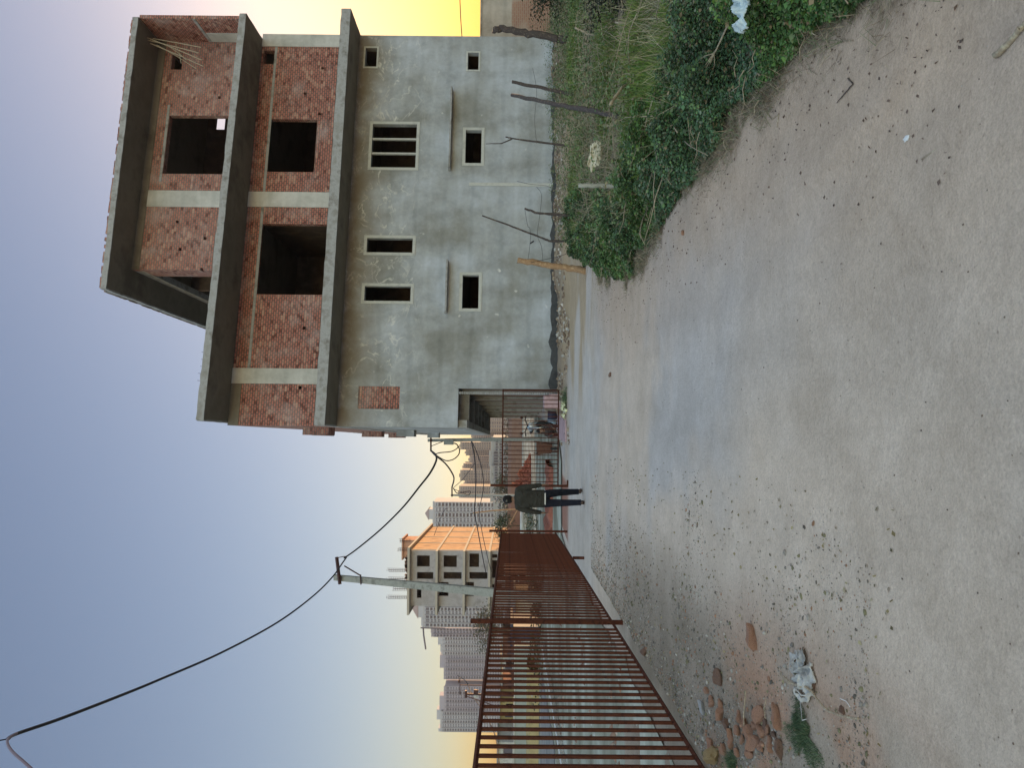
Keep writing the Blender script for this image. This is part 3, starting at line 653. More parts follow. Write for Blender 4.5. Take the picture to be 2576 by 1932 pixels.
# yard paving beyond the fence and gate (one sheet, 4 mm proud)
def flat_sheet(name, poly, z, m, th=.0):
    b = MB(); b.quad([(p[0], p[1], z) for p in poly], [(p[0], p[1]) for p in poly]); o = b.build(name, m); return plain(o)
yard = plaster_mat('yard_concrete', [(.17, .155, .115), (.26, .255, .195), (.44, .445, .375)], False)
n_ = yard.node_tree.nodes
flat_sheet('yard_paving', [(-2.95 - .0779 * (2.4 + .35 * i) + .22 * mnoise.noise(Vector((i * .45, 5, 0))), 2.4 + .35 * i) for i in range(53)] + [ (-4.5, 22.2), (-2.4, 22.6), (-1.6, 24.2), (-2.9, 106), (-40, 106), (-40, 2.4)], .036, yard)
roadm = mat('dark_road', (.17, .165, .165), .9, [(.22, .215, .21), (.14, .14, .14)], .6, .3, 30)
def lx(x, y): p = gp(x, y, .056); return (p.x, p.y)
flat_sheet('road', [(-11.9, 24), (-60, 17), (-60, 33), (-13.4, 35)], .056, roadm)
kb = MB(); a = gp(1372, 1645, .06); c = gp(1421, 1925, .06); dv = (c - a)
kb.box((0, 0, 0), (1, 1, 1))
kb = MB(); pr = Vector((dv.y, -dv.x, 0)).normalized() * .11
e0 = a - dv * .1; e1 = c + dv * .5
kb.prism([(e0 - pr).xy[:], (e1 - pr).xy[:], (e1 + pr).xy[:], (e0 + pr).xy[:]], .04, .16)
o = kb.build('kerb', mat('kerb_white', (.55, .55, .52), .9, [(.45, .45, .43), (.62, .62, .6)], 2)); plain(o)
# long tan bank and far earth embankment
def bankmesh(name, x0, x1, y0, d, h, m, seed, kind='structure', rag=.25, n=60):
    b = MB(); k = n
    for i in range(k):
        r = []
        for j in (i, i + 1):
            x = x0 + (x1 - x0) * j / k; hh = h * (1 + rag * (mnoise.noise(Vector((j * .37, seed, 0)))))
            r.append([(x, y0, -.1), (x, y0 + d * .15, hh * .75), (x, y0 + d * .35, hh), (x, y0 + d, hh * .9), (x, y0 + d * 1.1, -.1)])
        for a_ in range(4): b.quad([r[0][a_], r[1][a_], r[1][a_ + 1], r[0][a_ + 1]])
    o = b.build(name, m, smooth=False); return plain(o, kind)
earthm = mat('brown_earth', (.17, .10, .07), .95, [(.21, .13, .09), (.13, .08, .06)], .5, .8, 4)
bankmesh('embankment', -38, 4, 107, 14, 2.05, earthm, 3, rag=.04)
tanm = mat('dry_grass_bank', (.30, .235, .12), .95, [(.36, .29, .15), (.20, .17, .09)], 1.3, .8, 14)
bankmesh('dry_bank', -40, -14.5, 37.2, 2.2, .66, tanm, 9, rag=.10)
# ------------------------------------------------------------------ rocks and small litter
def rock_mesh(name, m, seed, flat=.95, sub=3, rough=.5):
    bm = bmesh.new(); bmesh.ops.create_icosphere(bm, subdivisions=sub, radius=1)
    rr = random.Random(seed); off = Vector((rr.uniform(0, 50), rr.uniform(0, 50), rr.uniform(0, 50)))
    cuts = [(Vector((rr.gauss(0, 1), rr.gauss(0, 1), rr.gauss(0, 1))).normalized(), rr.uniform(.42, .72)) for _ in range(10)]
    for v in bm.verts:
        p = v.co.copy()
        for n_, d_ in cuts:
            q = p.dot(n_)
            if q > d_: p -= n_ * (q - d_) * .96
        p *= 1 + rough * .5 * mnoise.noise(p * 1.6 + off) + .10 * mnoise.noise(p * 5 + off)
        v.co = Vector((p.x, p.y, p.z * flat))
    me = bpy.data.meshes.new(name); bm.to_mesh(me); bm.free(); me.materials.append(m)
    return me
RK = {k: [rock_mesh('stone', M[k], 10 * i + j) for j in range(3)] for i, k in enumerate(('terra', 'paleston', 'tanstone', 'brownstone'))}
def rock(x, y, rpx, kind, label, group=None, asp=1.0, sc_=(1, .8, .7)):
    p = gp(x, y); r = 1.45 * rpx / FPX * p.y
    o = bpy.data.objects.new('stone', random.choice(RK[kind])); col.objects.link(o)
    o.location = (p.x, p.y, hz(p.x, p.y) + r * .22); o.scale = (r * sc_[0] * asp, r * sc_[1], r * sc_[2]); o.rotation_euler = (random.uniform(-.3, .3), random.uniform(-.3, .3), random.uniform(0, 6.28))
    return tag(o, label, 'stone', group)
GRP = 'broken terracotta stones heaped by the roadside'; GL = 'small terracotta stone lying in the roadside rubble heap'
rock(1899, 1606, 23, 'terra', 'large rounded brick-red stone alone on the pale dirt', sc_=(1.15, .85, .75))
rock(1919, 1806, 21, 'terra', 'pale orange angular stone on the road side of the rubble heap', sc_=(1, .9, .8))
rock(1962, 1806, 20, 'terra', 'elongated brown stone beside the green grass tuft', sc_=(1.3, .7, .8))
rock(1820, 1907, 24, 'tanstone', 'tan blocky stone at the foot of the rusty fence', sc_=(1.3, .8, .8))
rock(1781, 1785, 15, 'paleston', 'whitish stone in the grey gravel under the fence')
rock(1971, 1886, 17, 'brownstone', 'dark brown broken stone beside the grass tuft and terracotta heap')
rock(2049, 1718, 10, 'brownstone', 'brown stone tucked under the dirty white cloth')
rock(2121, 1786, 9, 'brownstone', 'round brown pebble beside the curved dry stick')
rock(1631, 1641, 11, 'brownstone', 'dark reddish stone close to the middle fence bars')
rock(1538, 1022 - 80, 6, 'brownstone', 'brown clod on the road before the building')
rock(1720, 585, 6, 'terra', 'small brick fragment at the edge of the weeds')
for (x, y, r) in [(1827, 1797, 16), (1868, 1807, 13), (1868, 1838, 12), (1895, 1846, 17), (1926, 1843, 14), (1941, 1836, 11), (1899, 1874, 18), (1946, 1876, 14), (1856, 1868, 12), (1803, 1879, 15), (1805, 1762, 13), (1820, 1703, 15), (1823, 1772, 11), (1846, 1822, 13), (1879, 1862, 12), (1915, 1866, 12), (1884, 1818, 12), (1850, 1848, 11), (1924, 1880, 12), (1895, 1902, 13), (1930, 1822, 10), (1842, 1890, 12), (1792, 1740, 10), (1870, 1892, 10), (1953, 1848, 9), (1907, 1828, 9)]:
    rock(x + random.uniform(-3, 3), y, r, random.choice(('terra', 'terra', 'terra', 'brownstone')), GL, GRP, sc_=(random.uniform(.8, 1.25), random.uniform(.7, 1), random.uniform(.6, .9)))
def pebbles(name, n, sampler, rmin, rmax, m, cols, seed, ico=False):
    rng = np.random.default_rng(seed); x, y = sampler(rng, n); n = len(x)
    base = np.array([[1, 0, 0], [0, 1, 0], [-1, 0, 0], [0, -1, 0], [0, 0, .8], [0, 0, -.5]], float)
    tri = np.array([[0, 1, 4], [1, 2, 4], [2, 3, 4], [3, 0, 4], [1, 0, 5], [2, 1, 5], [3, 2, 5], [0, 3, 5]])
    if ico:
        bm_ = bmesh.new(); bmesh.ops.create_icosphere(bm_, subdivisions=1, radius=1); base = np.array([v.co[:] for v in bm_.verts]) * np.array([1, 1, .75]); tri = np.array([[v.index for v in f.verts] for f in bm_.faces]); bm_.free()
    nv = len(base); r = rmin + (rmax - rmin) * rng.random(n) ** 3
    V = base[None] * (1 + .6 * (rng.random((n, nv, 1)) - .5)) * r[:, None, None] * (0.6 + .8 * rng.random((n, 1, 3)))
    th = rng.uniform(0, 6.28, n); c, s = np.cos(th), np.sin(th)
    Vx = V[..., 0] * c[:, None] - V[..., 1] * s[:, None]; Vy = V[..., 0] * s[:, None] + V[..., 1] * c[:, None]
    V = np.stack([Vx + x[:, None], Vy + y[:, None], V[..., 2] + HT(x, y)[:, None] + r[:, None] * .15], -1).reshape(-1, 3)
    T = (tri[None] + (np.arange(n) * nv)[:, None, None]).reshape(-1, 3)
    me = bpy.data.meshes.new(name); me.vertices.add(len(V)); me.vertices.foreach_set('co', V.reshape(-1).astype(np.float32))
    me.loops.add(3 * len(T)); me.loops.foreach_set('vertex_index', T.reshape(-1).astype(np.int32)); me.polygons.add(len(T))
    me.polygons.foreach_set('loop_start', np.arange(0, 3 * len(T), 3, dtype=np.int32)); me.polygons.foreach_set('loop_total', np.full(len(T), 3, np.int32)); me.update(calc_edges=True)
    ca = me.color_attributes.new('Col', 'FLOAT_COLOR', 'POINT'); cl = np.array(cols)[rng.integers(0, len(cols), n)] * (.7 + .6 * rng.random((n, 1)))
    cc = np.ones((len(V), 4), np.float32); cc[:, :3] = np.repeat(cl, nv, 0); ca.data.foreach_set('color', cc.reshape(-1)); me.materials.append(m)
    o = bpy.data.objects.new(name, me); col.objects.link(o); return plain(o, 'stuff')
pebm = mat('pebble_stone', (.9, .9, .9), .95, [(1.1, 1.1, 1.1)], 30, attr='Col')
def samp_left(rng, n):
    y = 3.2 + 11 * rng.random(n) ** 1.3; u = rng.random(n) ** 1.8; x = -(2.42 + .0779 * y) + u * 2.2; k = fbm(x, y, .8, 90, 4) + .35 * (rng.random(n) - .5) > .22 + .50 * u; return x[k], y[k]
def samp_road(rng, n):
    y = 2.2 + 16 * rng.random(n) ** 1.6; x = -2.5 + rng.random(n) * 5.5; k = (x < xedge(y) + .1) & (rng.random(n) < .25 + .75 * (x > xedge(y) - .8)); return x[k], y[k]
def samp_bank(rng, n):
    s = rng.random(n) * 15 - .5; t = -.1 - rng.random(n) ** 1.4 * 3.8; k = fbm(s, t, 1.1, 95, 3) > .40; X_ = C0.x + s * dS.x + t * dT.x; Y_ = C0.y + s * dS.y + t * dT.y; return X_[k], Y_[k]
GC = [(.20, .18, .16), (.13, .115, .10), (.30, .27, .24), (.30, .17, .11), (.40, .37, .33), (.16, .15, .09)]
pebbles('gravel', 70000, samp_left, .0012, .0065, pebm, GC, 1)
pebbles('gravel_stones', 9000, samp_left, .003, .017, pebm, GC, 11, True)
pebbles('grit', 9000, samp_road, .001, .0055, pebm, [(.16, .12, .10), (.25, .2, .17), (.10, .08, .07), (.4, .36, .32)], 2)
pebbles('rubble', 9000, samp_bank, .006, .065, pebm, [(.26, .19, .13), (.34, .27, .2), (.2, .14, .10), (.45, .42, .38), (.16, .12, .1)], 3, True)
# dry leaf litter on the road side
rng = np.random.default_rng(5)
n = 900; y = 2.6 + 12 * rng.random(n) ** 1.3; x = xedge(y) - .02 - np.abs(rng.normal(size=n)) * .5; P = np.stack([x, y, HT(x, y) + .004], 1)
L1 = leaves(P, .008 + .018 * rng.random(n), rng, .15); C_ = np.array([[.12, .085, .07]]) * (.6 + .9 * rng.random((n, 1)))
n = 1500; y = 3.0 + 9 * rng.random(n) ** 1.2; x = -(2.4 + .0779 * y) + rng.random(n) ** 1.5 * 2.2; P = np.stack([x, y, HT(x, y) + .006], 1)
L2 = leaves(P, .01 + .022 * rng.random(n), rng, .3); C2 = np.array([[.22, .19, .11]]) * (.4 + 1.3 * rng.random((n, 1)))
o = quads_mesh('leaf_litter', np.concatenate([L1, L2]), np.concatenate([C_, C2]), M['leaf']); plain(o, 'stuff')
# ------------------------------------------------------------------ weeds
def col_mix(n, cols, rng, v=.3):
    c = np.array(cols)[rng.integers(0, len(cols), n)]; return c * (1 - v / 2 + v * rng.random((n, 1)))
rng = np.random.default_rng(21)
# creeping dark broad-leaved weeds along the road edge
n = 470000; y = 2.6 + 15.5 * rng.random(n) ** 1.35; dx = rng.random(n) ** 1.1 * (.75 + .055 * y); x = xedge(y) - .06 + dx
cl = fbm(x, y, .45, 101, 3); keep = weedmask(x + .08, y) & (cl + .22 * rng.random(n) > .43) & (vn(x, y, .09, 9) + .8 * ss(-.05, .25, dx) > .46) & (fbm(x, y, .5, 301, 4) + .5 * ss(.5, .1, np.abs(dx - .5)) > .47); x, y, dx, cl = x[keep], y[keep], dx[keep], cl[keep]; n = len(x)
hcan = .03 + .34 * ss(-.05, .35, dx) * ss(.34, .70, cl) * (.5 + .8 * vn(x, y, .16, 7))
z = HT(x, y) + hcan * rng.random(n) ** .55
P = np.stack([x, y, z], 1); sz = (.011 + .017 * rng.random(n)) * (1 + .07 * np.maximum(0, y - 5))
A = leaves(P, sz, rng, .6, .75); hn = ((z - HT(x, y)) / .35)[:, None]
dead = rng.random(n) < .07
CA = col_mix(n, [(.07, .14, .065), (.09, .17, .085), (.055, .115, .06), (.125, .215, .08), (.15, .19, .13)], rng, .6)
br = ss(.46, .62, fbm(x, y, .6, 111, 3) + .08 * (rng.random(n) - .5))[:, None]; CA = CA * (1 - br) + CA * np.array([1.1, 1.15, .75]) * br
CA *= (.72 + .5 * vn(x, y, .25, 55))[:, None]
CA[dead] = np.array([.22, .17, .10]) * (.6 + .7 * rng.random((dead.sum(), 1)))
A[::6] = A[::6].mean(1, keepdims=True) + (A[::6] - A[::6].mean(1, keepdims=True)) * 1.8
o = quads_mesh('creeping_weeds', A, CA, M['leaf']); plain(o, 'stuff', 'dark green broad-leaved weeds along the road edge')
# feathery yellow-green grass behind
n = 320000; y = 2.8 + 15.5 * rng.random(n) ** 1.1; x = xedge(y) + .55 + rng.random(n) * 8.5 * (y / 14 + .12)
g1 = fbm(x, y, 1.3, 121, 4); keep = weedmask(x, y) & (g1 > .45 - .05 * rng.random(n)); x, y, g1 = x[keep], y[keep], g1[keep]; n = len(x)
hh = (.05 + .18 * rng.random(n)) * ss(.42, .62, g1)
P = np.stack([x, y, HT(x, y)], 1); A = blades(P, hh + .05, .0022 + .0004 * y, rng, .55)
CA = col_mix(n, [(.19, .27, .055), (.14, .24, .05), (.26, .28, .085), (.10, .19, .045)], rng, .5)
o = quads_mesh('grass', A, CA, M['leaf']); plain(o, 'stuff', 'feathery yellow-green grass on the rough verge')
# low mixed scrub far back
n = 150000; y = 7 + 19 * rng.random(n) ** .9; x = xedge(np.minimum(y, 15)) + .3 + rng.random(n) * 13
g2 = fbm(x, y, 1.0, 131, 4); keep = weedmask(x, y) & (g2 > .51); x, y, g2 = x[keep], y[keep], g2[keep]; n = len(x)
z = HT(x, y) + (.06 + .50 * ss(.46, .66, g2)) * rng.random(n) ** .6; P = np.stack([x, y, z], 1)
A = leaves(P, .025 + .035 * rng.random(n), rng, .5, .6); CA = col_mix(n, [(.11, .17, .065), (.16, .21, .085), (.08, .14, .06), (.22, .20, .12)], rng, .6)
o = quads_mesh('scrub', A, CA, M['leaf']); plain(o, 'stuff', 'low green scrub in front of the compound wall')
# dry fringe of stalks and leaves where the weeds meet the dirt
n = 22000; y = 2.6 + 11 * rng.random(n) ** 1.1; x = xedge(y) + .06 - np.abs(rng.normal(size=n)) * .13 + (fbm(y, y * 0, .5, 311, 3) - .5) * .25; k = fbm(x, y, .5, 321, 3) > .42; x, y = x[k], y[k]; n = len(x)
P = np.stack([x, y, HT(x, y) + .004], 1); A = blades(P, .03 + .10 * rng.random(n), .0013 + .0002 * y, rng, 3.0)
o = quads_mesh('dry_fringe', A, col_mix(n, [(.40, .32, .22), (.28, .21, .15), (.20, .15, .10), (.14, .18, .08)], rng, .5), M['leaf']); plain(o, 'stuff', 'dry broken stalks fringing the weeds')
# brown dead stalks
n = 52000; y = 5.5 + 16 * rng.random(n); x = xedge(y) + .5 + rng.random(n) * 9 * (y / 14 + .1)
g3 = fbm(x, y, 1.6, 141, 3); keep = weedmask(x, y) & (g3 > .46); x, y = x[keep], y[keep]; n = len(x)
P = np.stack([x, y, HT(x, y) + .02], 1); A = blades(P, .12 + .35 * rng.random(n), .0016 + .0003 * y, rng, 1.3)
CA = col_mix(n, [(.36, .29, .19), (.25, .20, .14), (.46, .40, .28), (.28, .28, .17)], rng, .5)
o = quads_mesh('dead_stalks', A, CA, M['leaf']); plain(o, 'stuff', 'tangled dead brown stalks among the grass')
# brushwood: long pale curved stems lying over the verge
def brushwood(name, n, sampler, lmin, lmax, r, m, label, seed):
    b = MB(); rr = random.Random(seed)
    for i in range(n):
        p = sampler(rr); a = rr.uniform(0, 6.28); L = rr.uniform(lmin, lmax); up = rr.uniform(.0, .35); c = V3((p[0], p[1], hz(p[0], p[1]) + rr.uniform(.03, .22)))
        d = V3((math.cos(a), math.sin(a), up)); s_ = V3((-math.sin(a), math.cos(a), 0)) * rr.uniform(-.25, .25)
        b.tube([c, c + d * L * .35 + s_ * L * .3, c + d * L * .7 + s_ * L * .6 - V3((0, 0, .03)), c + d * L + s_ * L - V3((0, 0, L * rr.uniform(.0, .15)))], [r, r * .8, r * .6, r * .3], 5)
        if rr.random() < .6:
            q = c + d * L * .5 + s_ * L * .4; e = V3((math.cos(a + .7), math.sin(a + .7), .3)); b.tube([q, q + e * L * .2, q + e * L * .38], [r * .6, r * .4, r * .2], 4)
    o = b.build(name, m, None, True); return plain(o, 'stuff', label)
V3 = Vector
def smp(rr):
    while True:
        y = rr.uniform(6, 17); x = float(xedge(y)) + rr.uniform(.2, 5) * (y / 12)
        if bool(weedmask(x, y)): return (x, y)
brushwood('brushwood', 150, smp, .3, 1.1, .006, M['drywood'], 'thin pale dead stems tangled over the green verge', 3)
def smp2(rr): y = rr.uniform(3, 13); return (float(xedge(y)) + rr.uniform(-.16, .12), y)
brushwood('edge_twigs', 60, smp2, .06, .26, .0035, M['drywood'], 'small pale twigs along the edge of the dirt', 5)
# dark bushes at the right edge
def bush(name, c, rx, ry, rz, n, cols, label, size=.04, seed=0, stems=7):
    rng = np.random.default_rng(seed); root = thing(name, (c[0], c[1], hz(c[0], c[1])), label, 'bush')
    d = rng.normal(size=(n, 3)); d /= np.linalg.norm(d, axis=1)[:, None]; rad = rng.random(n) ** .45
    lob = 1 + .35 * np.sin(d[:, 0] * 5 + seed) * np.cos(d[:, 1] * 4) + .25 * np.sin(d[:, 2] * 7 + 2 * d[:, 0])
    P = d * (rad * lob)[:, None] * np.array([rx, ry, rz]) + np.array([0, 0, rz * .85]); P = P[P[:, 2] > 0]
    k = np.sin(P[:, 0] / rx * 6) * np.sin(P[:, 1] / ry * 5) * np.sin(P[:, 2] / rz * 6) > -.25; P = P[k]
    o = quads_mesh('foliage', leaves(P, size * (.6 + .8 * rng.random(len(P))), rng, .4, .6), col_mix(len(P), cols, rng, .6), M['leaf']); o.parent = root
    b = MB(); rr = random.Random(seed)
    for i in range(stems):
        a = rr.uniform(0, 6.28); q = rr.uniform(.3, .9); b.tube([(0, 0, 0), (math.cos(a) * rx * q * .4, math.sin(a) * ry * q * .4, rz * .7), (math.cos(a) * rx * q, math.sin(a) * ry * q, rz * 1.5)], [.02, .014, .005], 5)
    b.build('stem', M['bark'], root).location = (0, 0, 0)
    return root
p = gp(1450, -25); bush('bush', (p.x + .3, p.y), 1.1, 1.0, .75, 9000, [(.022, .034, .020), (.034, .05, .026)], 'dark bush at the foot of the compound wall', .06, 3)
p = gp(1620, -70); bush('bush', (p.x + .25, p.y), .9, .9, .42, 9000, [(.020, .028, .018), (.030, .034, .022)], 'near-black low bush cut off by the frame edge on the weedy verge', .04, 4)
# grass tufts on the left
def tuft(c, r, n, h, label, seed, wd=.0012):
    rng = np.random.default_rng(seed); a = rng.uniform(0, 6.28, n); q = r * rng.random(n) ** .75 * (1 + .45 * np.sin(3 * a + seed) + .25 * np.sin(7 * a)); x = q * np.cos(a) * .75; y = q * np.sin(a) * 1.15
    P = np.stack([x, y, np.zeros(n)], 1); A = blades(P, h * (.5 + rng.random(n)), wd, rng, 1.0)
    o = quads_mesh('grass_tuft', A, col_mix(n, [(.09, .15, .075), (.06, .11, .06), (.15, .18, .10)], rng, .6), M['leaf']); o.location = (c.x, c.y, hz(c.x, c.y)); return tag(o, label, 'grass')
tuft(gp(2022, 1850), .16, 5200, .028, 'dark green grass tuft between the rubble heap and the open dirt', 1)
tuft(gp(1858, 1925), .10, 1800, .04, 'small green tuft between the fence foot and rubble', 2)
tuft(gp(1427, 1000), .35, 300, .16, 'tiny green plant growing in front of the building corner', 3, .006)
# ------------------------------------------------------------------ sticks, stakes, wires
def stick(name, pts, r0, r1, m, label, cat='stick', group=None, jit=.15, n=7, z=None, sub=6, depth=None):
    if depth is None: P = [gp(x, y) for x, y in pts]; P = [Vector((p.x, p.y, hz(p.x, p.y) + (z or r0))) for p in P]
    else: P = [at(x, y, d) for (x, y), d in zip(pts, depth)]
    Q = []
    for i in range(len(P) - 1):
        for k in range(sub): Q.append(P[i].lerp(P[i + 1], k / sub))
    Q.append(P[-1]); N = len(Q)
    for i in range(1, N - 1): Q[i] = Q[i] + Vector((random.uniform(-1, 1), random.uniform(-1, 1), random.uniform(-1, 1))) * r0 * .28
    b = MB(); b.tube(Q, [r0 + (r1 - r0) * i / (N - 1) for i in range(N)], n, jit=jit)
    o = b.build(name, m, None, True); return tag(o, label, cat, group)
def dseq(n, d0, d1): return [d0 + (d1 - d0) * i / (n - 1) for i in range(n)]
G = 'rough stakes along the verge'
stick('wooden_stake', [(1302, 654), (1380, 666), (1440, 675), (1478, 682)], .062, .075, M['wood'], 'thick pale split wooden stake, nearest the gate', 'stake', G, .22, 9, depth=dseq(4, 16.1, 16.0))
stick('wooden_stake', [(1213, 542), (1290, 570), (1368, 600), (1382, 606), (1420, 606), (1466, 610)], .016, .030, M['darkwood'], 'tall thin bent dark stake leaning by the thick one', 'stake', G, .2, depth=dseq(6, 16.6, 16.4))
stick('wooden_stake', [(1320, 524), (1350, 535), (1410, 540), (1455, 546)], .022, .032, M['darkwood'], 'short dark crooked stake between the cement post and the thin bent stake', 'stake', G, .2, depth=dseq(4, 16.3, 16.2))
o = stick('cement_post', [(1455, 466), (1520, 467), (1616, 468)], .027, .030, M['cementpost'], 'short pale cement post standing in the weeds', 'post', None, .03, 4, depth=dseq(3, 9.0, 8.95))
stick('wooden_stake', [(1222, 361), (1262, 360), (1290, 348), (1350, 356), (1420, 365), (1450, 368)], .008, .034, M['darkwood'], 'forked thin stake before the ground floor window', 'stake', G, .2, depth=dseq(6, 18.0, 17.8))
stick('wooden_stake', [(1272, 344), (1296, 349)], .018, .014, M['darkwood'], 'stub branch tied to the forked stake', 'stake', G, .2, depth=[17.95, 17.9])
stick('wooden_stake', [(1288, 205), (1350, 217), (1412, 230), (1440, 236)], .038, .042, M['darkwood'], 'straight dark stake next to the longest leaning one, by the sunshade', 'stake', G, .15, depth=dseq(4, 17.5, 17.3))
stick('wooden_stake', [(1288, 238), (1400, 262), (1500, 280), (1630, 302)], .030, .040, M['darkwood'], 'longest dark leaning stake, crossing the green verge', 'stake', G, .15, depth=dseq(4, 12.6, 8.9))
stick('wooden_stake', [(1240, 74), (1265, 70), (1330, 83), (1400, 95), (1425, 100)], .075, .09, M['darkwood'], 'thickest dark stake, beside the compound wall and building corner', 'stake', G, .12, 9, depth=dseq(5, 18.0, 17.8))
def wire(pts, ds, r, label, cat='wire', group=None, m=None, name='wire', sub=8):
    P = [at(x, y, d) for (x, y), d in zip(pts, ds)]
    Q = []
    N = len(P)
    for i in range(N - 1):
        p0, p1, p2, p3 = P[max(i - 1, 0)], P[i], P[i + 1], P[min(i + 2, N - 1)]
        for k in range(sub):
            t = k / sub; Q.append(.5 * ((2 * p1) + (p2 - p0) * t + (2 * p0 - 5 * p1 + 4 * p2 - p3) * t * t + (3 * p1 - p0 - 3 * p2 + p3) * t ** 3))
    Q.append(P[-1]); b = MB(); rr = r if not hasattr(r, '__len__') else list(np.interp(np.linspace(0, 1, len(Q)), np.linspace(0, 1, len(r)), r))
    b.tube(Q, rr, 6); o = b.build(name, m or M['cable'], None, True); return tag(o, label, cat, group)
WG = 'thin fence wires strung between the stakes'
wire([(1320, 524), (1327, 566), (1333, 575), (1334, 606), (1328, 655)], dseq(5, 16.3, 16.1), .004, 'thin wire from the short stake top to the thick stake top', group=WG)
wire([(1350, 470), (1362, 490), (1358, 540), (1352, 590), (1362, 620), (1366, 658)], dseq(6, 16.5, 16.1), .004, 'thin wire running at half height to the thick stake', group=WG)
wire([(1334, 612), (1343, 606)], [16.1, 16.1], .016, 'dark knot on the thin wire before the grey wall', 'knot', group=WG)
wire([(1500, 462), (1470, 450), (1396, 470), (1370, 466), (1330, 462), (1300, 455)], dseq(6, 9, 14), .003, 'thin wire rising from the cement post', group=WG)
wire([(1340, 170), (1350, 230), (1345, 300), (1350, 360)], dseq(4, 17.5, 17.9), .004, 'thin wire between the leaning stakes and forked stake', group=WG)
wire([(1335, 660), (1420, 640), (1440, 620), (1452, 590)], dseq(4, 16.0, 16.3), .005, 'slack wire at the foot of the thick stake', group=WG)
# dry branches
DG = 'dry fallen branches on the verge'
stick('dry_branch', [(1535, 262), (1560, 225), (1590, 195), (1622, 180), (1640, 178)], .020, .010, M['drywood'], 'arched pale dry branch above the green weeds', 'branch', DG, depth=dseq(5, 8.3, 9.0))
stick('dry_branch', [(1590, 250), (1640, 195), (1676, 158)], .010, .006, M['drywood'], 'thin straight pale branch next to the arched one', 'branch', DG, depth=dseq(3, 8.1, 8.1))
stick('dry_branch', [(1447, 68), (1478, 85), (1500, 88), (1516, 70), (1518, 50)], .020, .012, M['drywood'], 'curved pale branch among far scrub', 'branch', DG, depth=dseq(5, 12.6, 12.3))
stick('dry_branch', [(1548, 55), (1600, 62), (1690, 70)], .014, .01, M['drywood'], 'long straight branch lying in the grass near the frame edge', 'branch', DG, depth=dseq(3, 8.9, 8.2))
br = stick('dry_branch', [(1850, 32), (1825, 75), (1798, 132)], .0075, .005, M['drywood'], 'forked bare twig beside the plastic bag', 'branch', DG, depth=dseq(3, 4.45, 5.0))
for i, (x, y) in enumerate([(1763, 178), (1768, 185), (1778, 178), (1793, 188), (1752, 152)]):
    b = MB(); b.tube([at(1802 - i * 2, 122 + i * 3, 5.0), at((1802 + x) / 2, (125 + y) / 2, 5.05), at(x, y, 5.2)], [.003, .0025, .0012], 5); t_ = b.build('twig', M['drywood']); t_.parent = br
for i, (pts, lab) in enumerate([([(1796, 398), (1778, 440)], 'short pale stick lying at the weeds edge'), ([(1740, 465), (1790, 420)], 'thin stick beside the short pale one'), ([(1590, 690), (1615, 650)], 'curved dark stick at the near weeds corner'),
                               ([(1882, 258), (1920, 248)], 'white twig in the dirt under the weeds'), ([(1925, 278), (1945, 300), (1962, 285), (1958, 320)], 'tangled root loop at the edge of the weeds'), ([(2136, 196), (2150, 210), (2110, 258)], 'hooked black twig on the bare dirt'),
                               ([(2312, 400), (2350, 374)], 'small straight grey twig in the middle of the road'), ([(2500, 138), (2560, 75), (2576, 55)], 'broken thick stick in the nearest corner of the bare dirt'), ([(2121, 102), (2145, 101)], 'tiny pale splinter of wood'), ([(1640, 1530), (1632, 1545)], 'small pale chip on the far dirt')]):
    stick('twig', pts, .004 if i != 7 else .012, .002 if i != 7 else .008, M['drywood'] if i not in (2, 5) else M['darkwood'], lab, 'twig', 'twigs scattered on the dirt')
stick('bent_stick', [(1988, 1704), (2005, 1718), (2022, 1725), (2045, 1729), (2060, 1742), (2085, 1775), (2103, 1790), (2130, 1800), (2155, 1806), (2180, 1808)], .0075, .005, M['drywood'], 'long curved stripped stick lying over the dirty cloth', z=.035)
stick('straw_stalk', [(1893, 1738), (1890, 1800), (1892, 1828)], .004, .003, M['drywood'], 'straight straw stalk across the rubble heap', z=.04)
stick('straw_stalk', [(1950, 1762), (1946, 1785), (1950, 1808)], .003, .002, M['drywood'], 'short forked straw stalk on the rubble', z=.05)
stick('white_strip', [(2114, 1758), (2130, 1765), (2140, 1780)], .002, .0015, M['white'], 'thin white thread curled on the dirt', 'thread')
